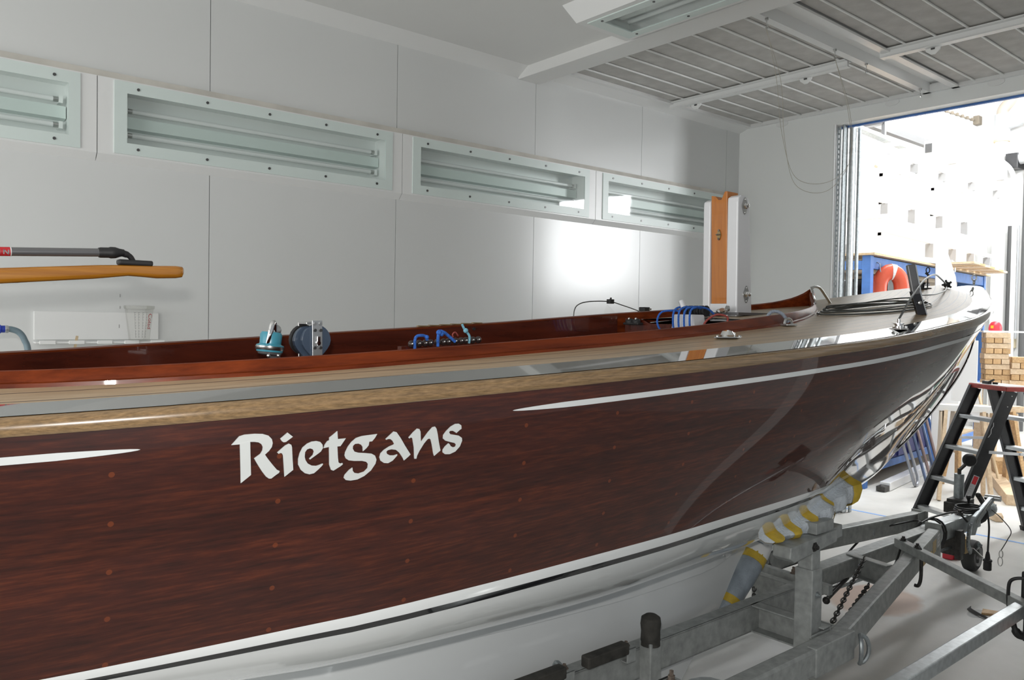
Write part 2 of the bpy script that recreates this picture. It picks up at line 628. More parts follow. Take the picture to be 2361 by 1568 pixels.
def floor_mat():
    m, nt, b = new_mat('painted_concrete')
    tc = N(nt, 'ShaderNodeTexCoord')
    n1 = N(nt, 'ShaderNodeTexNoise', i_Scale=1.3, i_Detail=8.0, i_Roughness=0.6)
    nt.links.new(tc.outputs['Object'], n1.inputs['Vector'])
    rp = N(nt, 'ShaderNodeValToRGB')
    e = rp.color_ramp.elements
    e[0].position, e[1].position = 0.32, 0.68
    e[0].color, e[1].color = (0.52, 0.515, 0.49, 1), (0.68, 0.675, 0.65, 1)
    nt.links.new(n1.outputs['Fac'], rp.inputs[0])
    out = rp.outputs[0]

    def spot(center, rad, soft, col, amt, prev, sx=1.0, sy=1.0):
        sb = N(nt, 'ShaderNodeVectorMath', operation='SUBTRACT')
        sb.inputs[1].default_value = (*center, 0)
        nt.links.new(tc.outputs['Object'], sb.inputs[0])
        ml = N(nt, 'ShaderNodeVectorMath', operation='MULTIPLY')
        ml.inputs[1].default_value = (sx, sy, 0)
        nt.links.new(sb.outputs[0], ml.inputs[0])
        n3 = N(nt, 'ShaderNodeTexNoise', i_Scale=7.0, i_Detail=4.0)
        nt.links.new(tc.outputs['Object'], n3.inputs['Vector'])
        ln = N(nt, 'ShaderNodeVectorMath', operation='LENGTH')
        nt.links.new(ml.outputs[0], ln.inputs[0])
        ad = N(nt, 'ShaderNodeMath', operation='MULTIPLY_ADD')
        ad.inputs[1].default_value = 0.35 * rad
        nt.links.new(n3.outputs['Fac'], ad.inputs[0])
        nt.links.new(ln.outputs['Value'], ad.inputs[2])
        mr = N(nt, 'ShaderNodeMapRange')
        mr.inputs['From Min'].default_value = rad + soft
        mr.inputs['From Max'].default_value = rad
        mr.inputs['To Max'].default_value = amt
        nt.links.new(ad.outputs[0], mr.inputs['Value'])
        mx = N(nt, 'ShaderNodeMix', data_type='RGBA')
        nt.links.new(mr.outputs[0], mx.inputs['Factor'])
        nt.links.new(prev, mx.inputs['A'])
        mx.inputs['B'].default_value = (*col, 1)
        return mx.outputs['Result']

    out = spot((4.78, 2.22), 0.34, 0.06, (0.44, 0.27, 0.18), 0.75, out, 1.0, 1.3)
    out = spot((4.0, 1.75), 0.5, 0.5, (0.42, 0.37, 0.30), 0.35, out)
    out = spot((5.02, 1.74), 0.10, 0.012, (0.36, 0.37, 0.36), 0.9, out, 1.0, 1.8)
    n2 = N(nt, 'ShaderNodeTexNoise', i_Scale=5.0, i_Detail=6.0, i_Roughness=0.7)
    nt.links.new(tc.outputs['Object'], n2.inputs['Vector'])
    sp = N(nt, 'ShaderNodeMapRange')
    sp.inputs['From Min'].default_value = 0.70
    sp.inputs['From Max'].default_value = 0.74
    nt.links.new(n2.outputs['Fac'], sp.inputs['Value'])
    mx = N(nt, 'ShaderNodeMix', data_type='RGBA')
    nt.links.new(sp.outputs[0], mx.inputs['Factor'])
    nt.links.new(out, mx.inputs['A'])
    mx.inputs['B'].default_value = (0.74, 0.74, 0.73, 1)
    nt.links.new(mx.outputs['Result'], b.inputs['Base Color'])
    b.inputs['Roughness'].default_value = 0.5
    bp = N(nt, 'ShaderNodeBump', i_Strength=0.08, i_Distance=0.01)
    nt.links.new(n2.outputs['Fac'], bp.inputs['Height'])
    nt.links.new(bp.outputs[0], b.inputs['Normal'])


floor_mat()

# ------------------------------------------------------------------ the room
YW = 4.5      # inner face of the long booth wall
XE = 6.62     # inner face of the door wall
ZC = 3.49     # booth ceiling
struct(MB().box(-5, 18, -7, 7, -0.2, 0), 'floor', 'painted_concrete', 'light grey painted concrete floor with scuffs and stains', loc=(0, 0, 0))

# long wall: sandwich panels with fine dark joints, a recessed strip of lamps between
m = MB()
seams = [-4.0] + [1.584 + 1.207 * i for i in range(-4, 5)] + [XE + 0.02]
for a, b in zip(seams[:-1], seams[1:]):
    m.box(a + 0.002, b - 0.002, YW, YW + 0.1, 0, 2.44)
    m.box(a + 0.002, b - 0.002, YW, YW + 0.1, 2.875, 3.7)
struct(m, 'wall_left', 'wall_white', 'white panelled spray booth wall with fine vertical joints', loc=(0, 0, 0))
struct(MB().box(-4, XE + .02, YW + 0.1, YW + 0.12, 0, 2.44).box(-4, XE + .02, YW + 0.1, YW + 0.12, 2.875, 3.7), 'wall_left_backing', 'seam_dark', 'dark backing behind the panel joints', loc=(0, 0, 0))

LW = 1.652                       # width of one lamp glass
starts = [-2.53, -0.722, 1.085, 2.892, 4.70]
LZ0, LZ1 = 2.472, 2.842
m = MB()
prof = [(YW, 2.425), (YW - 0.035, 2.462), (YW - 0.035, 2.478), (YW + 0.02, 2.478), (YW + 0.02, 2.425)]
for i, s in enumerate(starts):
    a, b = s - 0.077, s + LW + 0.077
    n = len(prof)
    for q0, q1 in ((a + 0.0015, b - 0.0015),):
        vs = [(q0, y, z) for y, z in prof] + [(q1, y, z) for y, z in prof]
        m.add(vs, [tuple(range(n)), tuple(range(2 * n - 1, n - 1, -1))] + [(k, (k + 1) % n, (k + 1) % n + n, k + n) for k in range(n)])
    m.box(a + 0.0015, s + 0.01, YW - 0.035, YW + 0.02, 2.478, 2.85)
    m.box(s + LW - 0.01, b - 0.0015, YW - 0.035, YW + 0.02, 2.478, 2.85)
    m.box(s + .01, s + LW - .01, YW - 0.035, YW + 0.02, 2.832, 2.85)
struct(m, 'trim_1', 'trim_white', 'white moulded surround of the wall lamp strip', loc=(0, 0, 0))
struct(MB().box(-4, XE, YW - 0.026, YW + 0.02, 2.85, 2.882), 'trim_2', 'dusty_trim', 'dusty ledge above the wall lamps', loc=(0, 0, 0))
struct(MB().box(-4, XE, YW + 0.12, YW + 0.16, 2.40, 2.92), 'trim_3', 'seam_dark', 'dark back of the lamp strip', loc=(0, 0, 0))


def wall_lamp(x0, label):
    t = thing('wall_lamp', (x0 + LW / 2, YW, LZ0), label, 'lamp', 'lamps sunk in the booth wall')
    x1, y = x0 + LW, YW - 0.042
    a, b, c, d = x0 + 0.062, x1 - 0.052, LZ0 + 0.058, LZ1 - 0.058
    f = MB()
    f.box(x0, x1, y, y + 0.007, LZ0, c).box(x0, x1, y, y + 0.007, d, LZ1).box(x0, a, y, y + 0.007, c, d).box(b, x1, y, y + 0.007, c, d)
    f.build('frosted_border', 'frosted_glass', t)
    MB().box(a, b, y + 0.002, y + 0.006, c, d).build('glass_pane', 'clear_glass', t)
    h = MB()
    yb = YW + 0.11
    h.box(x0 + .02, x1 - .02, yb, yb + .005, LZ0 + .02, LZ1 - .02)
    h.box(x0 + .03, x1 - .03, y + .008, yb, LZ0 + .035, LZ0 + .04).box(x0 + .03, x1 - .03, y + .008, yb, LZ1 - .04, LZ1 - .035)
    h.box(x0 + .045, x0 + .05, y + .008, yb, LZ0 + .04, LZ1 - .04).box(x1 - .04, x1 - .035, y + .008, yb, LZ0 + .04, LZ1 - .04)
    h.build('housing', 'enamel_white', t)
    zc = (c + d) / 2
    MB().prism([(0, -0.036), (0.05, -0.03), (0.05, 0.03), (0, 0.036)], (x0 + .055, yb, zc), (0, -1, 0), (0, 0, 1), (LW - .1, 0, 0)).build('reflector', 'frosted_glass', t)
    for z in (zc + 0.062, zc - 0.066):
        o = MB().cyl((x0 + .11, yb - .045, z), (x1 - .10, yb - .045, z), 0.013, n=12).build('tube', 'tube_white', t, smooth=True)
        MB().cyl((x0 + .085, yb - .045, z), (x0 + .112, yb - .045, z), 0.0135, n=12).cyl((x1 - .102, yb - .045, z), (x1 - .075, yb - .045, z), 0.0135, n=12).build('tube_cap', 'steel', o, smooth=True)
        MB().box(x0 + .07, x0 + .088, yb - .06, yb, z - .018, z + .018).box(x1 - .078, x1 - .06, yb - .06, yb, z - .018, z + .018).build('lamp_holder', 'enamel_white', t)
    for z in (LZ0 + .03, LZ1 - .03):
        for k in range(5):
            x = x0 + .115 + k * (LW - .23) / 4
            MB().cyl((x, y - .004, z), (x, y + .001, z), .0075, n=10).build('screw', 'screw_dark', t)
    return t


wl = wall_lamp(starts[1], 'wall lamp cut off by the picture edge, showing only its end')
for s, l in zip(starts[2:], ('unlit wall lamp with two visible tubes above the tiller tip',
                             'middle wall lamp with faint reflections, between the wide one and the mast stump',
                             'wall lamp partly hidden behind the wooden mast stump')):
    dup(wl, (s + LW / 2, YW, LZ0), l)

# booth ceiling, cornice, beam
struct(MB().box(-4, 3.84, -1.0, YW, ZC, ZC + .1), 'ceiling', 'ceiling_white', 'plain white booth ceiling', loc=(0, 0, 0))
struct(MB().add([(-4, YW, 3.425), (3.83, YW, 3.425), (3.83, YW - .11, ZC), (-4, YW - .11, ZC), (-4, YW - .01, ZC + .02), (3.83, YW - .01, ZC + .02)], [(0, 1, 2, 3), (3, 2, 5, 4)]), 'trim_4', 'trim_white', 'sloping white cornice under the ceiling', loc=(0, 0, 0), fix=False)
struct(MB().box(3.82, 4.02, -1.0, YW, 3.415, 3.6), 'trim_5', 'ceiling_white', 'white boxed beam across the booth ceiling', loc=(0, 0, 0), bevel=.004)
struct(MB().box(4.02, XE + .1, -1.0, YW, 3.62, 3.7), 'ceiling_over_filters', 'ceiling_white', 'ceiling void above the filter mats', loc=(0, 0, 0))

ZF = 3.53    # filter mats
XM = 5.45    # cross rail


def filter_panel(x0, x1, y0, y1, bars, label):
    t = thing('ceiling_filter', ((x0 + x1) / 2, (y0 + y1) / 2, ZF - .02), label, 'filter', 'filter panels in the booth ceiling')
    MB().box(x0, x1, y0, y1, ZF, ZF + .03).build('filter_mat', 'filter_mat', t)
    for y in bars:
        MB().cyl((x0, y, ZF - .008), (x1, y, ZF - .008), .0075, n=8).build('retaining_rod', 'rod_white', t, smooth=True)
    return t


bl = [4.235, 4.035, 3.845, 3.655, 3.465, 3.265, 3.07, 2.875]
br = [2.42, 2.225, 2.03, 1.835, 1.64, 1.445, 1.25, 1.055]
filter_panel(4.0, XM, 2.80, 4.37, bl, 'grey ceiling filter between the boxed beam, the long wall and the channel')
filter_panel(XM, XE, 2.80, 4.37, bl, 'grey ceiling filter over the wall corner beside the doorway')
filter_panel(4.0, XM, 0.85, 2.53, br, 'grey ceiling filter beyond the channel, beside the boxed beam')
filter_panel(XM, XE, 0.85, 2.53, br, 'grey ceiling filter beyond the channel, over the doorway header')

struct(MB().box(4.02, XE, 4.36, YW, 3.505, 3.56).add([(4.02, YW, 3.47), (XE, YW, 3.47), (XE, 4.40, 3.505), (4.02, 4.40, 3.505)], [(0, 1, 2, 3)]), 'trim_6', 'trim_white', 'white edge trim between filter ceiling and long wall', loc=(0, 0, 0))
# channel between the two filter fields
m = MB()
m.box(4.02, XE, 2.53, 2.80, 3.575, 3.59)
m.box(4.02, XE, 2.745, 2.80, 3.50, 3.515).box(4.02, XE, 2.745, 2.76, 3.515, 3.575)
m.box(4.02, XE, 2.53, 2.585, 3.50, 3.515).box(4.02, XE, 2.57, 2.585, 3.515, 3.575)
struct(m, 'trim_7', 'trim_white', 'white ceiling channel running to the doorway', loc=(0, 0, 0))
struct(MB().box(XE - .035, XE + .01, -1.0, YW, 3.50, 3.56), 'trim_8', 'trim_white', 'white edge trim above the doorway header', loc=(0, 0, 0))


def rail(y0, y1, label, clips):
    t = thing('filter_rail', (XM, (y0 + y1) / 2, 3.475), label, 'rail', 'hinged rails under the ceiling filters')
    m = MB()
    m.box(XM - .05, XM + .05, y0, y1, 3.513, 3.52).box(XM - .012, XM + .012, y0, y1, 3.48, 3.513).box(XM - .012, XM + .04, y0, y1, 3.474, 3.481)
    m.build('profile', 'trim_white', t)
    for y in clips:
        MB().prism([(-.05, 0), (.05, 0), (.045, -.02), (.012, -.045), (-.012, -.045), (-.045, -.02)], (XM + .03, y, 3.478), (0, 1, 0), (0, 0, 1), (.012, 0, 0)).build('clip', 'rod_white', t, bevel=.003)
        MB().box(XM + .026, XM + .046, y - .012, y + .012, 3.463, 3.475).build('clip_slot', 'screw_dark', t)
    return t


rail(2.83, 4.40, 'white hinged filter rail ending at the long booth wall', (4.16, 3.17))
rail(0.85, 2.60, 'white hinged filter rail beyond the ceiling channel', (2.27, 1.3))

for y, l in ((4.05, 'oval header clip nearest the wall corner'), (3.05, 'oval header clip beside the end of the ceiling channel'), (2.28, 'oval header clip beyond the ceiling channel, over the doorway')):
    t = MB().prism([(.06 * math.cos(a * math.pi / 8), .028 * math.sin(a * math.pi / 8)) for a in range(16)], (XE - .001, y, 3.485), (0, 1, 0), (0, 0, 1), (-.008, 0, 0)).build('header_clip', 'trim_white', bevel=.002)
    tag(t, 'white ' + l, 'clip', 'oval clips on the door header')

hooks = [(4.30, 'nearest the boxed beam'), (5.12, 'before the cross rail'), (5.56, 'just past the cross rail'), (6.44, 'nearest the doorway header')]
for x, l in hooks:
    c = (x, 2.752, 3.50)
    o = MB().tube(spline([(x, 2.752, 3.502), (x, 2.752, 3.47), (x + .012, 2.752, 3.452), (x + .006, 2.752, 3.436), (x - .010, 2.752, 3.442)], 5), .0035, 8).cyl((x, 2.752, 3.502), (x, 2.752, 3.488), .011, n=10).build('ceiling_hook', 'steel', smooth=True)
    tag(o, 'small steel ceiling hook under the channel, ' + l, 'hook', 'steel hooks under the ceiling channel')
pc = thing('pull_cord', (4.7, 2.752, 2.6), 'thin slack cord hanging in a loop from two ceiling hooks', 'cord')
for off, nm in ((0, .0), (.05, .02)):
    p = [(4.30, 2.752 + off * .15, 3.445), (4.50 + off, 2.80, 3.18), (4.74 + off * .6, 2.90, 2.90 - off * .4), (5.02, 2.96, 2.66 - off * 1.0), (5.25, 2.86, 2.64 - off * 1.2), (5.35, 2.75, 2.78), (5.27 - off * .5, 2.71, 3.08), (5.12, 2.752, 3.445)]
    MB().tube(spline(p, 10), .0016, 6).build('cord', 'cord_tan', pc, smooth=True)
for y, x, l in ((4.16, 3.93, 'close to the long wall'), (3.19, 3.93, 'near the ceiling lamp')):
    o = MB().add([(4.02, y - .03, 3.42), (4.02, y + .03, 3.42), (4.07, y + .01, 3.45), (4.06, y - .03, 3.45), (4.02, y - .03, 3.44), (4.02, y + .03, 3.44)], [(0, 1, 2, 3), (4, 5, 2, 3), (0, 1, 5, 4), (0, 3, 4), (1, 2, 5)]).build('beam_clip', 'steel')
    tag(o, 'bent steel clip on the boxed beam edge, ' + l, 'clip', 'bent clips on the boxed beam')

# ceiling lamp
cl = thing('ceiling_lamp', (3.52, 2.75, 3.36), 'unlit white box lamp with frosted glass rim under the ceiling', 'lamp')
x0, x1, y0, y1, zb = 3.30, 3.735, 1.95, 3.37, 3.385
c = .06
m = MB()
vs = [(x0 - c, y0 - c, ZC), (x1 + c * .4, y0 - c, ZC), (x1 + c * .4, y1 + c, ZC), (x0 - c, y1 + c, ZC), (x0, y0, zb), (x1, y0, zb), (x1, y1, zb), (x0, y1, zb)]
a0, a1, b0, b1 = x0 + .04, x1 - .035, y0 + .05, y1 - .05
vs += [(a0, b0, zb), (a1, b0, zb), (a1, b1, zb), (a0, b1, zb), (a0, b0, ZC - .005), (a1, b0, ZC - .005), (a1, b1, ZC - .005), (a0, b1, ZC - .005)]
fs = [(0, 1, 5, 4), (1, 2, 6, 5), (2, 3, 7, 6), (3, 0, 4, 7)]
for k in range(4):
    l = (k + 1) % 4
    fs.append((4 + k, 4 + l, 8 + l, 8 + k))
    fs.append((8 + k, 8 + l, 12 + l, 12 + k))
fs.append((12, 13, 14, 15))
m.add(vs, fs)
m.build('housing', 'trim_white', cl)
f = MB()
e0, e1, g0, g1 = a0 + .06, a1 - .06, b0 + .08, b1 - .08
z0, z1 = zb - .006, zb + .001
f.box(a0, a1, b0, g0, z0, z1).box(a0, a1, g1, b1, z0, z1).box(a0, e0, g0, g1, z0, z1).box(e1, a1, g0, g1, z0, z1)
f.build('frosted_border', 'frosted_glass', cl)
MB().box(e0, e1, g0, g1, z0 + .001, z1 - .001).build('glass_pane', 'clear_glass', cl)
MB().prism([(-.06, 0), (.06, 0), (.04, -.05), (-.04, -.05)], ((a0 + a1) / 2, b0 + .06, ZC - .006), (1, 0, 0), (0, 0, 1), (0, b1 - b0 - .12, 0)).build('reflector', 'enamel_white', cl)
for x in (e0 + .02, e1 - .02):
    MB().cyl((x, b0 + .07, ZC - .05), (x, b1 - .07, ZC - .05), .013, n=12).build('tube', 'tube_white', cl, smooth=True)
for x in (a0 + .03, a1 - .03):
    for k in range(4):
        y = b0 + .09 + k * (b1 - b0 - .18) / 3
        MB().cyl((x, y, z0 - .004), (x, y, z0 + .001), .0075, n=10).build('screw', 'screw_dark', cl)

# door wall with its opening
YD, ZD = 3.545, 3.39
m = MB().box(XE, XE + .14, YD, YW + .1, 0, 3.7).box(XE, XE + .14, 1.78, YD, ZD, 3.7).box(XE, XE + .14, -6.5, 1.78, 0, 3.7)
struct(m, 'wall_end', 'end_wall_white', 'white booth end wall around the doorway', loc=(0, 0, 0))
struct(MB().box(XE + .112, XE + .142, 1.78, YD, ZD - .016, ZD - .001), 'trim_9', 'blue_steel', 'blue seal along the underside of the doorway header', loc=(0, 0, 0))
struct(MB().box(XE - .01, XE + .02, YD - .012, YD + .004, 0, ZD), 'trim_10', 'trim_white', 'white edge strip of the doorway', loc=(0, 0, 0))
dg = thing('door_guide', (XE + .12, 3.48, 0), 'galvanised roller door guide rail with a row of slots, beside the doorway', 'door guide')
ss = MB().box(XE + .03, XE + .036, YD - .045, YD - .034, 0, ZD - .02).box(XE + .03, XE + .036, YD - .022, YD - .012, 0, ZD - .02).box(XE + .03, XE + .036, YD - .034, YD - .022, 0, .9)
for k in range(56):
    z = .9 + k * .044
    ss.box(XE + .03, XE + .036, YD - .034, YD - .022, z + .026, z + .044)
ss.build('slotted_strip', 'galvanised', dg)
MB().box(XE + .05, XE + .13, YD - .062, YD - .047, 0, ZD).build('flange', 'galvanised', dg, bevel=.003)
MB().box(XE + .13, XE + .20, YD - .105, YD - .065, 0, ZD).build('guide_rail', 'galvanised_bright', dg, bevel=.012)
MB().box(XE + .20, XE + .24, YD - .128, YD - .108, 0, ZD).build('cover_strip', 'galvanised', dg, bevel=.006)

# near side wall of the booth (behind the photographer)
struct(MB().box(3.3, XE, .70, .80, 0, 3.6), 'wall_right', 'wall_white', 'white booth wall facing the hull', loc=(0, 0, 0))

# workshop beyond
YH, XH, ZH = 5.3, 14.6, 5.42
struct(MB().box(XE + .14, XH + .2, YH, YH + .2, 0, ZH), 'wall_workshop_left', 'hall_white', 'white workshop side wall', loc=(0, 0, 0))
struct(MB().box(XH, XH + .2, -6.5, YH, 0, ZH), 'wall_workshop_end', 'hall_white', 'white workshop end wall with pipes', loc=(0, 0, 0))
struct(MB().box(XE + .14, XH + .2, -6.5, YH + .2, ZH, ZH + .2), 'ceiling_workshop', 'hall_white', 'white workshop ceiling', loc=(0, 0, 0))
struct(MB().box(XE + .0, XE + .14, -6.5, YH + .2, 3.7, ZH).box(XE, XE + .14, YW + .1, YH + .2, 0, 3.7), 'wall_workshop_booth_side', 'hall_white', 'outside of the spray booth facing the workshop', loc=(0, 0, 0))
tag(MB().box(6.93, 6.96, 0.6, 3.9, 0.0003, 0.0018).build('floor_tape', 'tape_blue'), 'strip of blue tape across the floor just outside the doorway', 'tape')
LETTERS={
'R':[(0.552,1.4121),(0.5656,1.4277),(0.5745,1.4302),(0.5926,1.4308),(0.6069,1.4296),(0.6172,1.4258),(0.6235,1.4189),(0.6252,1.4113),(0.6237,1.4039),(0.6186,1.3967),(0.6115,1.3903),(0.6179,1.3805),(0.6265,1.3691),(0.6341,1.3597),(0.639,1.3572),(0.6385,1.3539),(0.6313,1.3491),(0.6242,1.3438),(0.62,1.3442),(0.6147,1.3483),(0.6072,1.3587),(0.5997,1.3712),(0.5923,1.3846),(0.5963,1.3875),(0.6033,1.3924),(0.6069,1.3986),(0.6076,1.4049),(0.605,1.4105),(0.5999,1.414),(0.5928,1.4155),(0.5847,1.416),(0.5854,1.3947),(0.5874,1.3539),(0.584,1.351),(0.5699,1.3399),(0.5684,1.3746),(0.5668,1.4125),(0.5598,1.4123)],
'i':[(0.6339,1.3928),(0.6405,1.3984),(0.6488,1.4054),(0.6551,1.4083),(0.6595,1.4058),(0.661,1.4013),(0.6626,1.3782),(0.6645,1.3572),(0.6618,1.3552),(0.6487,1.3451),(0.6475,1.3575),(0.645,1.3861),(0.6428,1.3906),(0.6392,1.3913),(0.6365,1.39)],
'dot':[(0.6391,1.4186),(0.6523,1.4295),(0.6624,1.4209),(0.6498,1.4119),(0.6456,1.4113),(0.6424,1.4134)],
'e':[(0.7218,1.3636),(0.7197,1.3604),(0.7132,1.3542),(0.7046,1.3471),(0.6958,1.3457),(0.6869,1.3487),(0.679,1.356),(0.6737,1.3664),(0.6734,1.3774),(0.6759,1.3882),(0.6811,1.3989),(0.6897,1.406),(0.6984,1.4094),(0.7072,1.4099),(0.7151,1.4076),(0.7197,1.4017),(0.7205,1.395),(0.7166,1.3886),(0.7079,1.3826),(0.6959,1.3746),(0.6943,1.3765),(0.7012,1.3831),(0.7032,1.3896),(0.7009,1.3942),(0.6954,1.3963),(0.6899,1.3949),(0.6861,1.3897),(0.6855,1.3809),(0.6872,1.3742),(0.6918,1.3671),(0.6996,1.3625),(0.7085,1.3613),(0.7151,1.363),(0.7207,1.3648)],
't':[(0.7486,1.4267),(0.75,1.4109),(0.7662,1.4114),(0.7628,1.4067),(0.7554,1.3964),(0.7492,1.3963),(0.751,1.3736),(0.7524,1.3645),(0.756,1.3619),(0.7605,1.3627),(0.7613,1.3599),(0.7562,1.3562),(0.7427,1.3488),(0.7381,1.351),(0.7343,1.3614),(0.7328,1.3964),(0.722,1.3949),(0.7241,1.4014),(0.7292,1.4082),(0.733,1.4098),(0.7329,1.4149),(0.7407,1.4205)],
'g':[(0.8315,1.4159),(0.8133,1.4148),(0.799,1.4138),(0.7872,1.4107),(0.778,1.4034),(0.7712,1.3948),(0.7657,1.3838),(0.7647,1.3771),(0.7672,1.3712),(0.7732,1.3669),(0.7838,1.3649),(0.8004,1.3636),(0.81,1.3609),(0.8138,1.356),(0.8129,1.348),(0.806,1.3416),(0.7942,1.3387),(0.7859,1.3406),(0.7822,1.3449),(0.7812,1.3518),(0.775,1.3478),(0.7661,1.3383),(0.7645,1.3327),(0.7689,1.3277),(0.7783,1.3257),(0.7924,1.3267),(0.8064,1.3323),(0.8204,1.3427),(0.8296,1.3558),(0.8312,1.3638),(0.8278,1.3722),(0.8203,1.3767),(0.807,1.3789),(0.7927,1.3807),(0.7843,1.3836),(0.7807,1.3896),(0.781,1.3952),(0.7851,1.3988),(0.7922,1.399),(0.7982,1.3963),(0.8014,1.3915),(0.8021,1.3829),(0.8091,1.3886),(0.8138,1.394),(0.8148,1.4013),(0.8209,1.4016),(0.8268,1.4081)],
'a':[(0.8497,1.4043),(0.8575,1.4107),(0.8673,1.4187),(0.8736,1.4167),(0.8827,1.4044),(0.8934,1.3871),(0.9062,1.3683),(0.902,1.3644),(0.892,1.3569),(0.8892,1.3626),(0.8811,1.3739),(0.8733,1.3804),(0.8632,1.3823),(0.8558,1.3812),(0.8521,1.3785),(0.8535,1.3737),(0.8599,1.3701),(0.8687,1.3694),(0.8762,1.3712),(0.8763,1.3684),(0.8666,1.3586),(0.8567,1.3542),(0.848,1.3554),(0.8404,1.3607),(0.8377,1.3679),(0.8399,1.3759),(0.847,1.3824),(0.858,1.3885),(0.8667,1.3914),(0.8692,1.3929),(0.8652,1.3997),(0.8601,1.4036),(0.8551,1.4039),(0.8514,1.4025)],
'n':[(0.9006,1.4039),(0.9107,1.4144),(0.9196,1.4214),(0.9248,1.4201),(0.9275,1.4145),(0.929,1.3929),(0.9345,1.3997),(0.9447,1.4122),(0.955,1.4224),(0.9609,1.4232),(0.9645,1.4182),(0.9675,1.4071),(0.9708,1.3899),(0.9756,1.3713),(0.9613,1.3608),(0.9591,1.3665),(0.9548,1.3862),(0.9518,1.3961),(0.9483,1.3988),(0.9438,1.3971),(0.9362,1.3888),(0.9262,1.3739),(0.9214,1.3647),(0.9199,1.3582),(0.9157,1.3585),(0.915,1.3629),(0.9137,1.3821),(0.9097,1.4014),(0.9058,1.404),(0.9027,1.4018)],
's':[(1.0247,1.4145),(1.0206,1.4123),(1.0125,1.4062),(1.0097,1.4081),(1.004,1.4114),(0.9972,1.4118),(0.9945,1.409),(0.9974,1.4047),(1.0071,1.4026),(1.0183,1.4001),(1.0263,1.3947),(1.0271,1.3884),(1.0221,1.3764),(1.0115,1.3661),(0.9979,1.3615),(0.9869,1.3624),(0.9812,1.3668),(0.981,1.3721),(0.9861,1.3791),(0.994,1.3854),(0.9969,1.3832),(0.9998,1.3786),(1.0055,1.3759),(1.011,1.3767),(1.013,1.3808),(1.0092,1.3848),(0.9994,1.3874),(0.987,1.3912),(0.9808,1.3965),(0.9811,1.4038),(0.9876,1.4119),(0.9983,1.421),(1.0091,1.426),(1.0174,1.426),(1.0239,1.4219)]}
YC=2.05
def curve(pts):
    xs=[p[0] for p in pts];ys=[p[1] for p in pts];n=len(xs)
    d=[(ys[i+1]-ys[i])/(xs[i+1]-xs[i]) for i in range(n-1)]
    m=[d[0]]+[0 if d[i-1]*d[i]<=0 else 2*d[i-1]*d[i]/(d[i-1]+d[i]) for i in range(1,n-1)]+[d[-1]]
    def f(x):
        if x<=xs[0]: return ys[0]+m[0]*(x-xs[0])
        if x>=xs[-1]: return ys[-1]+m[-1]*(x-xs[-1])
        lo,hi=0,n-1
        while hi-lo>1:
            k=(lo+hi)//2
            if xs[k]<=x: lo=k
            else: hi=k
        h=xs[hi]-xs[lo];t=(x-xs[lo])/h
        return ((1+2*t)*(1-t)**2*ys[lo]+t*(1-t)**2*h*m[lo]+t*t*(3-2*t)*ys[hi]+t*t*(t-1)*h*m[hi])
    return f
BX=curve([(-1.35,.16),(-.8,.30),(-.2,.43),(.2,.52),(.6,.612),(.86,.652),(1.43,.715),(1.8,.735),(2.3,.748),(2.78,.744),(3.1,.737),(3.4,.718),(3.7,.703),(4,.652),(4.3,.573),(4.6,.475),(4.8,.402),(5.2,.243),(5.4,.165),(5.6,.083),(5.7,.04),(5.765,.004)])
ZS=curve([(-1.35,1.47),(-.6,1.463),(.2,1.484),(.8,1.512),(1.5,1.545),(2.3,1.586),(2.78,1.613),(3.4,1.661),(4,1.718),(4.4,1.762),(4.8,1.807),(5.2,1.855),(5.6,1.902),(5.765,1.922)])
ZR=lambda x:ZS(x)-.038
# stem / keel profile: z of the centreline bottom
ZK=curve([(-1.35,1.20),(-.8,1.04),(0,.88),(1,.745),(2,.70),(3,.705),(3.6,.745),(4.09,.804),(4.26,.836),(4.61,.945),(4.97,1.087),(5.28,1.241),(5.48,1.357),(5.615,1.469),(5.71,1.61),(5.745,1.74),(5.755,1.82),(5.765,1.875)])
ZB=curve([(-1.35,1.23),(-.8,1.08),(.2,1.02),(1,1.045),(2,1.06),(2.8,1.05),(3.6,1.02),(4.2,.98),(4.6,.94)])
WB=curve([(-1.35,.02),(-.8,.25),(-.2,.42),(.258,.50),(.42,.53),(.71,.588),(.883,.62),(1.366,.645),(1.686,.65),(2.2,.62),(2.8,.55),(3.1,.47),(3.6,.335),(4.2,.155),(4.45,.06),(4.6,.006)])
def bez(p0,p1,p2,p3,t):
    s=1-t;a=s*s*s;b=3*s*s*t;c=3*s*t*t;d=t*t*t
    return (a*p0[0]+b*p1[0]+c*p2[0]+d*p3[0],a*p0[1]+b*p1[1]+c*p2[1]+d*p3[1])
def sec_top(x):
    """topside section control points (half breadth, z): rail to boot line or stem"""
    b,zr=BX(x),ZR(x)
    if x<4.6: w,z=max(WB(x),.006),ZB(x)
    else: w,z=.006,min(ZK(x),zr-.01)
    h=zr-z
    f=max(0,min(1,(x-2.6)/2.2))
    # midship full and convex, bow flared
    c1=(b+(.004)*(1-f)-(b-w)*.33*f*1.25, zr-.36*h)
    k=(b-w)
    c2=(w+k*(.55-.30*f)+.0*(1-f), z+.33*h)
    return (b,zr),c1,c2,(w,z)
def topside(x,t):
    return bez(*sec_top(x),t)
def bottom(x,t):
    p0,c1,c2,p3=sec_top(x)
    w,z=p3;zk=ZK(x)
    dx,dz=p3[0]-c2[0],p3[1]-c2[1];L=math.hypot(dx,dz) or 1
    h=z-zk
    if h<.004: return (w,z-.004*t)
    q1=(w+dx/L*h*.45,z+dz/L*h*.45)
    q2=(.02+.42*w,zk+.02*h)
    return bez(p3,q1,q2,(.006,zk),t)
def surf(x,s):
    """s in 0..1 topsides, 1..2 bottom"""
    return topside(x,s) if s<=1 else bottom(x,s-1)

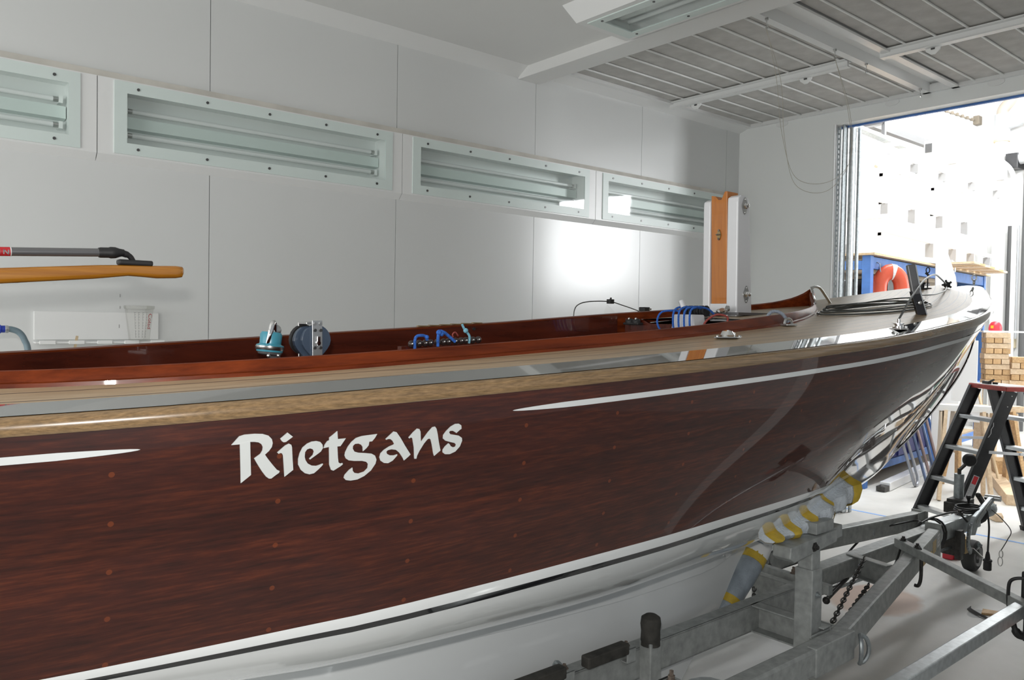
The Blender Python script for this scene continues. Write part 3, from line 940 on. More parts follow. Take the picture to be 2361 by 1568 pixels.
# ------------------------------------------------------------------ the boat
boat = thing('sailboat', (2.2, YC, 0.2), 'varnished mahogany sailing boat with white lettering and teak deck on a trailer', 'boat')
XS = [-1.35 + 0.0 + i * 0.12 for i in range(50)]
XS = [x for x in XS if x < 4.5] + [4.55 + .06 * i for i in range(14)] + [5.36 + .03 * i for i in range(13)] + [5.735, 5.75, 5.76, 5.765]


def girth_rows(x, s0, s1, n):
    return [surf(x, s0 + (s1 - s0) * k / n) for k in range(n + 1)]


def hull_part(name, s0, s1, n, mat, xs=XS):
    m = MB()
    for sg in (1, -1):
        rows, uvs = [], []
        for x in xs:
            R = girth_rows(x, s0, s1, n)
            g, uv, prev = 0, [], None
            for b, z in R:
                if prev:
                    g += math.hypot(b - prev[0], z - prev[1])
                prev = (b, z)
                uv.append((x, g + .9))
            rows.append([(x, YC - sg * b, z) for b, z in R])
            uvs.append(uv)
        m.grid(rows, uvs)
    return m.build(name, mat, boat, smooth=True)


hull_part('topsides', 0, 1, 18, 'mahogany')
XB = [x for x in XS if x < 4.62] + [4.6]
XB = sorted(set(XB))
hull_part('boot_top', 1.0, 1.066, 3, 'white_gel', XB)
hull_part('boot_stripe', 1.066, 1.105, 2, 'stripe_black', XB)
hull_part('bottom', 1.105, 2.0, 20, 'white_gel', XB)
# transom
tr = [(YC - b, z) for b, z in girth_rows(-1.35, 0, 2, 20)]
tr += [(2 * YC - y, z) for y, z in reversed(tr)]
MB().prism(tr, (-1.35, 0, 0), (0, 1, 0), (0, 0, 1), (-.02, 0, 0)).build('transom', 'mahogany', boat)
# stem band of polished metal
sb = []
for k in range(46):
    x = 4.2 + (5.765 - 4.2) * (k / 45.0) ** .8
    sb.append((x, ZK(x)))
sb = [(x, z) for x, z in sb if z < ZR(5.765) - .01]
m = MB()
rows = []
for i, (x, z) in enumerate(sb):
    a = sb[max(i - 1, 0)]
    b = sb[min(i + 1, len(sb) - 1)]
    t = Vector((b[0] - a[0], 0, b[1] - a[1])).normalized()
    nrm = Vector((t.z, 0, -t.x))
    p = Vector((x, YC, z))
    rows.append([p + Vector((0, -.012, 0)) - nrm * .006, p + Vector((0, -.011, 0)) + nrm * .004, p + nrm * .010, p + Vector((0, .011, 0)) + nrm * .004, p + Vector((0, .012, 0)) - nrm * .006])
stem = m.grid(rows).build('stem_band', 'chrome', boat, smooth=True)
for k in range(4, len(sb) - 2, 5):
    a, b = sb[k], sb[k + 1]
    t = Vector((b[0] - a[0], 0, b[1] - a[1])).normalized()
    nrm = Vector((t.z, 0, -t.x))
    p = Vector((a[0], YC, a[1])) + nrm * .009
    MB().sphere(p, .008, 8).build('stem_bolt', 'steel', stem, smooth=True)


# cove lines and name, a hair proud of the planking
def topside_y(x, z):
    lo, hi = 0.0, 1.0
    for _ in range(30):
        q = (lo + hi) / 2
        if topside(x, q)[1] > z:
            lo = q
        else:
            hi = q
    return topside(x, lo)[0]


def cove(name, xs, sides):
    m = MB()
    for sg in sides:
        rows = []
        for i, x in enumerate(xs):
            c = ZR(x) - (.0405 + .0022 * x)
            w = .0066
            d = min(abs(x - 0.404), abs(x - 1.155))
            if x <= .41 or 1.15 <= x < 1.5:
                w *= min(1, math.sqrt(d / .16 + .0004)) if x > 1 else min(1, math.sqrt(d / .12 + .0004))
            w *= 1 + .10 * max(0, x - 1)
            rows.append([(x, YC - sg * (topside_y(x, c + q * w) + .0012), c + q * w) for q in (-1, -.3, .3, 1)])
        m.grid(rows)
    return m.build(name, 'white_paint', boat, smooth=True)


fwd = [1.155, 1.16, 1.17, 1.185, 1.21, 1.25, 1.3, 1.36, 1.45] + [1.55 + .1 * i for i in range(31)] + [4.65 + .05 * i for i in range(15)] + [5.38 + .02 * i for i in range(17)] + [5.715, 5.73, 5.74]
cove('cove_line', fwd, (1, -1))
cove('cove_line', [-1.3 + .1 * i for i in range(16)] + [.23, .28, .32, .35, .375, .39, .4, .404], (1, -1))
m = MB()
for ch, P in LETTERS.items():
    n = len(P)
    cx_, cz_ = sum(p[0] for p in P) / n, sum(p[1] for p in P) / n
    tri = tessellate_polygon([[Vector((a, b, 0)) for a, b in P]])
    vs = [(a, YC - topside_y(a, b) - .0016, b) for a, b in P]
    m.add(vs, [tuple(t) for t in tri])
    v2 = [(a, YC - topside_y(a, b) + .001, b) for a, b in P]
    m.add(vs + v2, [(i, (i + 1) % n, (i + 1) % n + n, i + n) for i in range(n)])
o = m.build('name_lettering', 'letter_white', boat, fix=False)
o['label'] = 'white lettering reading Rietgans'

# rubbing rail
ZE = lambda x: ZS(x) - .008 * max(0, min(1, (4.6 - x) / 1.8))

m = MB()
for sg in (1, -1):
    rows, uvs = [], []
    for x in XS:
        b, z, zr = BX(x), ZE(x), ZR(x)
        k = min(1, b / .05)
        h = z - zr
        ring = [(b - .02 * k, zr - .002), (b + .009 * k, zr - .001), (b + .013 * k, zr + .004), (b + .013 * k, zr + .5 * h), (b + .010 * k, zr + .8 * h), (b + .004 * k, z - .0005), (b - .004 * k, z + .001)]
        rows.append([(x, YC - sg * q, zz) for q, zz in ring])
        uvs.append([(x, .02 * i) for i in range(len(ring))])
    m.grid(rows, uvs)
m.build('rubbing_rail', 'rail_wood', boat, smooth=True)

# coaming plan (half width, top height, base)
CX = curve([(-.35, .02), (-.30, .12), (-.2, .20), (-.05, .27), (.225, .365), (.45, .425), (.8, .488), (1.2, .512), (1.6, .52), (2.0, .498), (2.5, .452), (2.8, .400), (3.1, .305), (3.3, .215), (3.45, .135), (3.56, .065), (3.62, .025), (3.645, .003)])
CT = curve([(-.35, 1.535), (.225, 1.543), (.8, 1.568), (1.2, 1.5895), (1.6, 1.6125), (2.0, 1.636), (2.5, 1.674), (3.0, 1.712), (3.3, 1.736), (3.45, 1.752), (3.55, 1.775), (3.61, 1.802), (3.645, 1.828)])


WCB = curve([(-1.35, .05), (0, .062), (1.5, .075), (3, .078), (4.2, .085), (4.7, .10), (4.95, .125), (5.1, .18), (5.2, .244), (5.765, .3)])
HCR = curve([(-1.35, .03), (-.4, .05), (.5, .058), (2.0, .052), (3.0, .046), (4.2, .044), (4.8, .044), (5.3, .03), (5.765, .012)])


def cb_in(x):
    return max(0, BX(x) - WCB(x))


def deck_z(x, q):
    """deck height at half breadth q: sloping covering board, then the cambered planking"""
    i = cb_in(x)
    e = ZE(x)
    if q >= i or i < .02:
        return e + .225 * min(max(BX(x) - q, 0), .10)
    return e + .225 * min(BX(x) - i, .10) + (HCR(x) + .006 * max(0, min(1, (4.6 - x) / 1.8))) * (1 - (q / i) ** 2)


# covering board (gloss) and planked deck (matt)
m = MB()
for sg in (1, -1):
    rows, uvs = [], []
    for x in XS:
        b, i = BX(x), cb_in(x)
        qs = [b - .003 * min(1, b / .03) + (i - b + .003) * k / 5 for k in range(6)]
        rows.append([(x, YC - sg * max(q, 0), deck_z(x, max(q, 0)) + .0015) for q in qs])
        uvs.append([(x, b - q) for q in qs])
    m.grid(rows, uvs)
m.build('covering_board', 'polished_band', boat, smooth=True)
m = MB()
for sg in (1, -1):
    rows, uvs = [], []
    for x in [x for x in XS if x <= 2.64] + [2.74]:
        a, i = cb_in(x) + .002, (CX(x) if x > -.34 else 0)
        qs = [a + (i - a) * k / 6 for k in range(7)]
        rows.append([(x, YC - sg * q, deck_z(x, q)) for q in qs])
        uvs.append([(x, BX(x) - q + .011) for q in qs])
    m.grid(rows, uvs)
    rows, uvs = [], []
    for x in [2.74] + [x for x in XS if 2.76 < x < 5.22] + [5.2]:
        a = cb_in(x) + .002
        qs = [a * (1 - k / 12) for k in range(13)]
        rows.append([(x, YC - sg * q, deck_z(x, q)) for q in qs])
        uvs.append([(x, BX(x) - q + .011) for q in qs])
    m.grid(rows, uvs)
m.build('teak_deck', 'teak', boat, smooth=True)

# coaming: outer face slopes, rounded cap, inner face drops into the cockpit
xs = [-.349, -.34, -.32, -.30, -.27, -.22, -.15, -.05] + [.05 + .12 * i for i in range(27)] + [3.25, 3.32, 3.38, 3.43, 3.48, 3.52, 3.56, 3.59, 3.615, 3.632, 3.645]
m = MB()
for sg in (1, -1):
    rows = []
    for x in xs:
        c, t = CX(x), CT(x)
        th = .018
        k = min(1, c / .03)
        base = deck_z(x, c) - .004
        inner = 1.30 if x < 2.75 else base - .01
        lean = .012 * k
        ci = max(c - th * k, 0)
        rows.append([(x, YC - sg * q, z) for q, z in ((c + .012 * k, base), (c + .011 * k, base + .009), (c + .003 * k, base + .011), (c - .002 * k, t - .005), (c - .004 * k, t - .001), (c - .008 * k, t + .0006), (max(ci - lean * .4, 0), t - .003), (max(ci - lean * .4, 0), t - .008), (max(ci - lean * .2, 0), inner))])
    m.grid(rows)
m.build('coaming', 'coaming_wood', boat, smooth=True, ang=28)
# far inner face is darker cockpit panelling
m = MB()
for sg in (1, -1):
    rows = []
    for x in [x for x in xs if x < 2.78]:
        c = max(CX(x) - .0245, .0)
        rows.append([(x, YC - sg * c, z) for z in (CT(x) - .008, CT(x) - .06, 1.45, 1.25)])
    m.grid(rows)
m.build('cockpit_lining', 'cockpit_wood', boat, smooth=True)
MB().box(-.3, 2.75, YC - .5, YC + .5, 1.23, 1.25).build('cockpit_sole', 'cockpit_wood', boat)
# bulkhead under the foredeck with a swept down edge
pts = [(-.43, 1.25), (.43, 1.25), (.43, 1.668)]
pts += [(.30, 1.664), (.275, 1.655), (.25, 1.645), (.20, 1.643), (-.38, 1.643), (-.43, 1.64)]
MB().prism(pts, (2.735, YC, 0), (0, 1, 0), (0, 0, 1), (.018, 0, 0)).build('bulkhead', 'cockpit_wood', boat)

# keel
m = MB()
rows = []
kx = [(.1, .84, .50), (.45, .79, .3), (.85, .74, .14), (1.6, .69, .12), (2.2, .68, .12), (2.55, .70, .14), (2.86, .71, .40), (3.05, .71, .58), (3.13, .715, .64)]
for x, zt, zb in kx:
    f = min(1, max(.05, (x - .02) / .5), max(.06, (3.15 - x) / .5))
    ring = []
    zs_ = [zt + .02, zt - .05, max(zb, zt - .35), zb]
    hw = [.045 * f, .050 * f, .075 * f, .06 * f]
    ring += [(x, YC - h, z) for h, z in zip(hw, zs_)]
    ring += [(x, YC + h, z) for h, z in reversed(list(zip(hw, zs_)))]
    rows.append(ring)
m.grid(rows, closed=True)
m.f.append(tuple(range(7, -1, -1)))
m.f.append(tuple(len(m.v) - 8 + k for k in range(8)))
m.build('keel', 'white_gel', boat, smooth=True)
DW = curve([(.5, .745), (.845, .704), (1.235, .663), (1.6, .635), (1.95, .618), (2.3, .608), (2.83, .622), (3.11, .655)])
m = MB()
for sg in (-1, 1):
    rows = []
    for x in [.5 + .13 * i for i in range(20)] + [3.06, 3.11]:
        f = min(1, max(.1, (3.14 - x) / .35))
        top = ZK(x) + .05
        low = DW(x)
        rows.append([(x, YC + sg * (.075 * f), .84), (x, YC + sg * (.072 * f), low + .004), (x, YC + sg * (.03 * f), low)])
    m.grid(rows)
m.build('deadwood', 'white_gel', boat, smooth=True)

# mast tabernacle: wooden stump between white cheeks, raked slightly aft
RK = -.035


def rk(x, z):
    return x + RK * (z - 1.70)


m = MB()
zt = 2.20
rows = []
vs = []
x0, x1, y0, y1 = 2.905, 2.985, 2.018, 2.098
top = [(y0, zt + .012), (y0 + .012, zt + .012), (y0 + .030, zt - .022), (y0 + .045, zt - .020), (y0 + .06, zt - .004), (y1, zt)]
poly = [(y1, 1.735), (y0, 1.735)] + top
front = [(rk(x0, z), y, z) for y, z in poly]
back = [(rk(x1, z), y, z) for y, z in poly]
tri = tessellate_polygon([[Vector((y, z, 0)) for y, z in poly]])
n = len(poly)
m.add(front + back, [tuple(t) for t in tri] + [tuple(i + n for i in reversed(t)) for t in tri] + [(i, (i + 1) % n, (i + 1) % n + n, i + n) for i in range(n)])
tab = m.build('mast_stump', 'mast_wood', boat, bevel=.002)


def cheek(ya, yb, zb, xb0, xb1, zt_):
    # slightly wider at the foot, rounded shoulder on top
    side = [(xb0 - .012, zb), (xb1 + .022, zb), (xb1 + .004, zt_ - .05), (xb1 - .004, zt_ - .012), (xb1 - .022, zt_), (xb0 + .02, zt_), (xb0, zt_ - .01), (xb0 - .002, zt_ - .03)]
    mm = MB()
    n = len(side)
    a = [(rk(x, z), ya, z) for x, z in side]
    b = [(rk(x, z), yb, z) for x, z in side]
    mm.add(a + b, [tuple(range(n)), tuple(range(2 * n - 1, n - 1, -1))] + [(i, (i + 1) % n, (i + 1) % n + n, i + n) for i in range(n)])
    return mm.build('tabernacle_cheek', 'mast_white', boat, bevel=.006, seg=3)


ck = cheek(1.962, 2.016, 1.665, 2.905, 2.985, 2.192)
ck2 = cheek(2.100, 2.138, 1.665, 2.905, 2.985, 2.185)
MB().prism([(2.90, 1.66), (2.99, 1.66), (2.99, 1.72), (2.90, 1.735)], (0, 2.016, 0), (1, 0, 0), (0, 0, 1), (0, .085, 0)).build('tabernacle_foot', 'mast_white', boat)
MB().box(2.86, 3.08, 1.93, 2.16, deck_z(2.95, .05), deck_z(2.95, .05) + .011).build('mast_plate', 'bar_grey', boat)
for z, xo in ((2.148, 0), (1.775, .012)):
    c = Vector((rk(2.948, z) + xo, 1.9615, z))
    p = [(0, .037), (.006, .033), (.021, .004), (.021, -.004), (.006, -.033), (0, -.037), (-.006, -.033), (-.021, -.004), (-.021, .004), (-.006, .033)]
    o = MB().prism(p, c, (1, 0, 0), (0, 0, 1), (0, -.003, 0)).build('bolt_plate', 'steel', ck)
    MB().lathe(c, (0, -1, 0), [(.014, .003), (.014, .007), (.010, .012), (.010, .016), (.008, .020), (.005, .021), (.005, .015)], 6).build('bolt', 'chrome', ck)
    for q in (-.028, .028):
        MB().sphere(c + Vector((0, -.003, q)), .004, 8).build('rivet', 'steel', ck, smooth=True)
c = Vector((rk(2.904, 2.03), 2.058, 2.03))
MB().prism([(0, .024), (.007, .014), (.011, 0), (.007, -.014), (0, -.024), (-.007, -.014), (-.011, 0), (-.007, .014)], c, (0, 1, 0), (0, 0, 1), (-.003, 0, 0)).build('eye_plate', 'brass_dull', tab)
MB().tube([c + Vector((-.006 - .010 * math.sin(a), 0.008 * math.cos(a), .0)) for a in [math.pi * k / 8 for k in range(9)]], .0025, 8).cyl(c + Vector((-.005, 0, .018)), c + Vector((0, 0, .018)), .005, n=8).cyl(c + Vector((-.005, 0, -.018)), c + Vector((0, 0, -.018)), .005, n=8).build('eye', 'rust_bolt', tab, smooth=True)

# halyard console with rope tails
hc = MB().prism([(0, 0), (.13, 0), (.115, .085), (.02, .085)], (2.66, 1.995, 1.60), (0, 1, 0), (0, 0, 1), (.085, 0, 0)).build('halyard_console', 'mast_white', boat, bevel=.006)
for k in range(4):
    y = 2.015 + .028 * k
    p = [(2.655, y, 1.60), (2.640, y - .004, 1.655), (2.655, y + .002, 1.70), (2.70, y + .002, 1.716), (2.76, y - .006, 1.708), (2.80, y - .01, 1.685)]
    o = MB().tube(spline(p, 6), .0044, 8).build('blue_rope', 'blue_rope', hc, smooth=True)
p = [(2.655, 2.16, 1.60), (2.63, 2.17, 1.65), (2.65, 2.16, 1.695), (2.72, 2.12, 1.70)]
MB().tube(spline(p, 6), .0044, 8).build('blue_rope', 'blue_rope', hc, smooth=True)
p = [(2.69, 1.985, 1.625), (2.69, 1.965, 1.66), (2.71, 1.93, 1.685), (2.74, 1.90, 1.675), (2.73, 1.905, 1.64), (2.70, 1.93, 1.625)]
MB().tube(spline(p, 6), .0045, 8).build('red_rope', 'red_rope', hc, smooth=True)
o = MB()
for y in (2.02, 2.048, 2.076, 2.104):
    o.lathe((2.765, y, 1.70), (0, 1, 0), [(.024, 0), (.024, .004), (.017, .008), (.017, .014), (.024, .018), (.024, .022)], 14)
o.build('sheave_row', 'rubber_black', hc, smooth=True)
MB().cyl((2.70, 2.09, 1.715), (2.70, 2.103, 1.742), .011, n=10).build('rope_end', 'mast_white', hc, smooth=True)
m = MB()
for k in range(6):
    a = k * 1.05
    m.lathe((2.86 + .012 * math.cos(a), 2.0 + .03 * math.sin(a * 1.7), 1.695 + .006 * k % .02), (math.cos(a), .4, math.sin(a)), [(.013, -.004), (.013, .004)], 10)
m.build('shackle_cluster', 'steel', hc, smooth=True)

# pair of black cleat rollers on the bulkhead corner
rc = MB().box(2.70, 2.736, 2.335, 2.425, 1.637, 1.648).build('roller_cleat', 'rubber_black', boat, bevel=.004)
for y in (2.36, 2.40):
    MB().lathe((2.718, y, 1.648), (-.35, 0, .94), [(.019, 0), (.019, .008), (.014, .014), (.004, .016)], 16).build('roller', 'rubber_black', rc, smooth=True)
    MB().sphere((2.7125, y, 1.664), .006, 8).build('roller_pin', 'steel', rc, smooth=True)

# swivel block and double block standing on posts in the cockpit
sw = MB().lathe((.885, YC, 1.566), (0.10, 0, 1), [(.020, -.014), (.034, -.012), (.036, 0), (.036, .006), (.030, .008), (.028, .010), (.029, .034), (.025, .041), (.008, .042)], 20).build('swivel_cleat', 'teal_plastic', boat, smooth=True)
sw['label'] = 'teal swivel cleat with steel base'
MB().lathe((.884, YC, 1.561), (0.10, 0, 1), [(.036, -.002), (.0375, .001), (.0375, .008), (.030, .012)], 20).build('swivel_plate', 'steel', sw, smooth=True)
MB().lathe((.884, YC, 1.548), (0.10, 0, 1), [(.018, -.004), (.030, .0), (.034, .011)], 20).build('swivel_base', 'bar_grey', sw, smooth=True)
MB().tube(spline([(.872, 2.035, 1.572), (.876, 2.03, 1.60), (.884, 2.034, 1.628), (.894, 2.045, 1.630), (.896, 2.05, 1.60), (.893, 2.05, 1.58)], 6), .0075, 10).build('bail', 'chrome', sw, smooth=True)
MB().lathe((.905, 2.06, 1.612), (0, -1, .1), [(.010, -.006), (.015, -.004), (.015, .004), (.010, .006)], 12).build('cam_jaw', 'steel', sw, smooth=True)
MB().bar((.892, YC, 1.548), (.945, YC + .0, 1.47), .026, .008, (0, 1, 0)).bar((.945, YC, 1.475), (.97, YC, 1.25), .026, .014, (0, 1, 0)).build('swivel_arm', 'bar_grey', sw, bevel=.002)
for dx in (-.015, .012):
    MB().sphere((.884 + dx, 2.022, 1.545), .0055, 8).build('bolt', 'steel', sw, smooth=True)
pb = MB().prism([(.043 * math.sin(a) * (1.0 if math.cos(a) > 0 else 1 - .62 * abs(math.cos(a)) ** 1.8), .043 * math.cos(a) * (1.0 if math.cos(a) > 0 else 1.25)) for a in [2 * math.pi * k / 28 for k in range(28)]], (1.008, 2.025, 1.585), (1, 0, 0), (0, 0, 1), (0, .012, 0)).build('mainsheet_block', 'sheave_blue', boat, bevel=.003)
pb['label'] = 'double block with blue cheeks and steel strap'
MB().prism([(.040 * math.sin(a) * (1.0 if math.cos(a) > 0 else 1 - .62 * abs(math.cos(a)) ** 1.8), .041 * math.cos(a) * (1.0 if math.cos(a) > 0 else 1.25)) for a in [2 * math.pi * k / 28 for k in range(28)]], (.992, 2.045, 1.583), (1, 0, 0), (0, 0, 1), (0, .014, 0)).build('rear_cheek', 'sheave_blue', pb, bevel=.003)
MB().lathe((.992, 2.066, 1.586), (0, 1, 0), [(.040, 0), (.042, .003), (.036, .007), (.042, .011), (.040, .014)], 24).build('sheave', 'rubber_black', pb, smooth=True)
MB().bar((1.008, 2.020, 1.512), (1.006, 2.020, 1.640), .030, .004, (0, 1, 0)).build('steel_strap', 'aluminium', pb, bevel=.001)
MB().bar((.990, 2.072, 1.512), (.988, 2.072, 1.634), .026, .004, (0, 1, 0)).bar((.975, 2.045, 1.632), (1.018, 2.045, 1.634), .05, .006).build('rear_strap', 'steel', pb, bevel=.001)
for q, z in ((-.008, 1.631), (.008, 1.631), (-.008, 1.613), (.009, 1.613), (-.008, 1.565), (.009, 1.565), (-.008, 1.535), (.009, 1.535)):
    MB().cyl((1.007 + q, 2.0145, z), (1.007 + q, 2.019, z), .0045, n=8).build('rivet', 'steel' if z > 1.62 else 'screw_dark', pb)
MB().cyl((1.008, 2.012, 1.578), (1.008, 2.02, 1.578), .0065, n=10).bar((1.008, 2.013, 1.572), (1.008, 2.013, 1.596), .008, .005, (0, 1, 0)).build('sheave_pin', 'chrome', pb)
MB().box(.99, 1.02, 2.03, 2.06, 1.25, 1.525).box(.975, 1.04, 2.015, 2.075, 1.505, 1.520).build('block_post', 'aluminium', pb, bevel=.002)

# row of line organiser beads with rope tails
lo = MB().box(1.19, 1.50, 1.88, 1.90, 1.25, 1.572).build('line_organiser', 'cockpit_wood', boat)
for k in range(12):
    x = 1.215 + .0208 * k + (.004 if k % 3 else 0)
    z = 1.578 + (x - 1.2) * .048
    b = MB().sphere((x, 1.868, z), .0105, 12, (1, .9, 1)).build('bead', 'bead_brown', lo, smooth=True)
    MB().sphere((x - .002, 1.8595, z + .001), .0035, 8).build('bead_pin', 'steel', b, smooth=True)
for pts, mt, r in (([(1.222, 1.862, 1.565), (1.219, 1.858, 1.588), (1.226, 1.86, 1.600), (1.243, 1.86, 1.603), (1.256, 1.86, 1.600), (1.262, 1.86, 1.590)], 'blue_rope', .0042),
                   ([(1.299, 1.862, 1.572), (1.297, 1.858, 1.600), (1.303, 1.86, 1.614), (1.318, 1.86, 1.612), (1.335, 1.858, 1.600), (1.355, 1.856, 1.585)], 'blue_rope', .0046),
                   ([(1.408, 1.86, 1.580), (1.408, 1.858, 1.600), (1.400, 1.86, 1.612), (1.390, 1.86, 1.622), (1.382, 1.86, 1.635)], 'light_blue_rope', .0036),
                   ([(1.368, 1.86, 1.602), (1.358, 1.86, 1.612), (1.350, 1.862, 1.606), (1.352, 1.862, 1.598)], 'red_rope', .0022)):
    MB().tube(spline(pts, 6), r, 8).build('rope_tail', mt, lo, smooth=True)
MB().sphere((1.300, 1.858, 1.611), .0085, 10).sphere((1.308, 1.856, 1.607), .007, 10).build('rope_knot', 'blue_rope', lo, smooth=True)
MB().sphere((1.394, 1.858, 1.617), .0075, 10).build('rope_knot', 'light_blue_rope', lo, smooth=True)
MB().sphere((1.258, 1.857, 1.598), .0065, 10).build('rope_knot', 'blue_rope', lo, smooth=True)
m = MB()
for k in range(6):
    x = 1.69 + .05 * k
    q = CX(x + .025)
    m.box(x, x + .047, YC + q - .013, YC + q - .002, CT(x + .025) + .0002, CT(x + .025) + .0042)
m.build('hinge_strip', 'brass_dull', boat)
MB().cyl((1.935, YC + CX(1.935) - .031, 1.612), (1.935, YC + CX(1.935) - .022, 1.612), .006, n=10).build('plug', 'rubber_black', boat)

# deck hardware
dz = deck_z(2.15, .56)
fl = MB().prism([(-.085, 0), (0, .030), (.085, 0), (0, -.030)], (2.16, 1.49, dz), (1, .04, 0), (0, 1, 0), (0, 0, .004)).build('fairlead', 'steel', boat, bevel=.001)
fl['label'] = 'diamond plate fairlead on the side deck'
MB().lathe((2.145, 1.487, dz + .004), (0, 0, 1), [(.022, 0), (.024, .006), (.016, .018), (.004, .021)], 16).build('dome', 'chrome', fl, smooth=True)
MB().lathe((2.185, 1.50, dz + .004), (0, 0, 1), [(.014, 0), (.015, .006), (.010, .014), (.002, .016)], 14).build('roller', 'chrome', fl, smooth=True)
for q in (-.06, .06, .045):
    MB().sphere((2.16 + q, 1.492 - (0 if abs(q) > .05 else .009), dz + .004), .006, 8).build('screw', 'steel', fl, smooth=True)
px, py = 2.68, 1.60
dz = deck_z(px, YC - py)
pe = MB().prism([(-.032, -.02), (.030, -.024), (.042, .006), (.01, .022), (-.026, .018)], (px, py, dz), (1, 0, 0), (0, 1, 0), (0, 0, .007)).build('deck_cleat', 'aluminium', boat, bevel=.002)
MB().tube(spline([(px - .02, py, dz + .006), (px - .01, py, dz + .022), (px + .02, py, dz + .024), (px + .034, py, dz + .006)], 5), .006, 8).build('cleat_horn', 'steel', pe, smooth=True)
MB().tube(spline([(px + .01, py, dz + .014), (px - .015, py + .014, dz + .045), (px - .045, py + .03, dz + .052), (px - .07, py + .035, dz + .036), (px - .075, py + .02, dz + .016)], 7), .0062, 8).build('rope_tail', 'grey_rope', pe, smooth=True)

# shroud chain plate near the bow with its wire bow
sx, sy = 3.06, YC - BX(3.06) + .05
dz = deck_z(sx, YC - sy)
sp_ = MB().box(sx - .034, sx + .034, sy - .022, sy + .022, dz, dz + .006).build('chain_plate', 'chrome', boat, bevel=.002)
MB().lathe((sx, sy, dz + .006), (0, 0, 1), [(.022, 0), (.022, .006), (.014, .008), (.014, .013), (.019, .014), (.019, .018), (.006, .020), (.006, .034), (.003, .036)], 16).build('turnbuckle', 'chrome', sp_, smooth=True)
MB().cyl((sx + .024, sy - .016, dz), (sx + .024, sy - .016, dz + .014), .006, n=10).cyl((sx - .024, sy - .016, dz), (sx - .024, sy - .016, dz + .014), .006, n=10).build('plate_bolt', 'chrome', sp_, smooth=True)

# bow fittings
be = MB().tube([(5.62, YC - .02 + .014 * math.cos(a), 1.972 + .018 * math.sin(a)) for a in [2 * math.pi * k / 14 for k in range(14)]], .004, 8, closed=True).build('bow_shackle', 'steel', boat, smooth=True)
MB().tube([(5.62 + .012 * math.cos(a), YC - .02, 1.943 + .014 * math.sin(a)) for a in [2 * math.pi * k / 12 for k in range(12)]], .004, 8, closed=True).build('shackle_ring', 'steel', be, smooth=True)
fx, fy = 4.74, 1.985
dz = deck_z(fx, fy - YC)
MB().lathe((fx, fy, dz), (0, 0, 1), [(.030, 0), (.030, .005), (.012, .008), (.012, .026), (.018, .028), (.018, .038), (.004, .042)], 14).build('deck_eye', 'rubber_black', boat, smooth=True)
fx, fy = 4.80, 1.98
dz = deck_z(fx, fy - YC)
pn = MB().lathe((fx, fy, dz), (0, 0, 1), [(.022, 0), (.022, .003), (.0035, .005), (.0035, .075), (.001, .076)], 12).build('ring_pin', 'rubber_black', boat, smooth=True)
MB().tube([(fx + .0, fy + .010 * math.cos(a), dz + .105 + .016 * math.sin(a)) for a in [2 * math.pi * k / 12 for k in range(12)]], .0032, 8, closed=True).cyl((fx, fy - .01, dz + .07), (fx, fy + .012, dz + .09), .006, n=8).build('ring', 'rubber_black', pn, smooth=True)
MB().tube(spline([(3.645, YC, 1.829), (3.68, YC, 1.838), (3.73, YC, 1.832), (3.79, YC, 1.792), (3.845, YC, 1.754), (3.885, YC, 1.741), (3.92, YC, 1.741)], 8), .0065, 10).build('coaming_strop', 'chrome', boat, smooth=True)
MB().tube(spline([(x, YC - CX(x) + .004, CT(x) + .004) for x in (3.40, 3.5, 3.56, 3.6, 3.63, 3.645)], 4), .007, 8).build('coaming_cap', 'chrome', boat, smooth=True)

# tiller and its extension, reaching in over the aft cockpit
ty = YC + .02
m = MB()
rows = []
prof = [(-1.30, 1.48, 1.53, .024), (-.9, 1.55, 1.60, .023), (-.4, 1.630, 1.678, .021), (0.0, 1.682, 1.724, .019), (.27, 1.7105, 1.746, .017), (.46, 1.7300, 1.7630, .016), (.50, 1.7355, 1.7655, .0155), (.535, 1.7405, 1.7668, .015), (.565, 1.7395, 1.768, .015), (.60, 1.7375, 1.7692, .0155), (.645, 1.740, 1.7712, .015), (.660, 1.743, 1.770, .012), (.664, 1.750, 1.766, .007)]
for x, zl, zu, w in prof:
    c = (zl + zu) / 2
    h = (zu - zl) / 2
    rows.append([(x, ty + w * math.copysign(abs(math.cos(a)) ** .6, math.cos(a)), c + h * math.copysign(abs(math.sin(a)) ** .6, math.sin(a))) for a in [2 * math.pi * (k + .5) / 14 for k in range(14)]])
m.grid(rows, closed=True)
m.f.append(tuple(range(13, -1, -1)))
m.f.append(tuple(len(m.v) - 14 + k for k in range(14)))
til = m.build('tiller', 'tiller_wood', boat, smooth=True)
ex = MB().cyl((-.75, ty - .012, 1.725), (.472, ty - .004, 1.7925), .0098, n=14).build('tiller_extension', 'bar_grey', til, smooth=True)
ex['label'] = 'grey carbon extension tube with black joint'
MB().lathe((.47, ty - .004, 1.7924), (1, .006, .055), [(.0115, 0), (.0125, .004), (.0125, .022), (.014, .026), (.0135, .036), (.010, .046), (.008, .056)], 14).tube(spline([(.520, ty - .003, 1.795), (.536, ty - .002, 1.790), (.545, ty, 1.781), (.549, ty, 1.772)], 4), [.008] * 4 + [.0065] * 4 + [.006] * 4 + [.009], 10).build('joint', 'rubber_black', til, smooth=True)
MB().box(.512, .590, ty - .014, ty + .014, 1.7665, 1.7795).build('mount', 'rubber_black', til, bevel=.004)
m = MB().cyl((.15, ty - .0058, 1.7748), (.292, ty - .0050, 1.7826), .0102, n=14)
m.build('extension_label', 'print_red', til, smooth=True)
MB().cyl((.292, ty - .0050, 1.7826), (.294, ty - .0050, 1.7827), .0103, n=14).build('label_ring', 'paper_white', til, smooth=True)
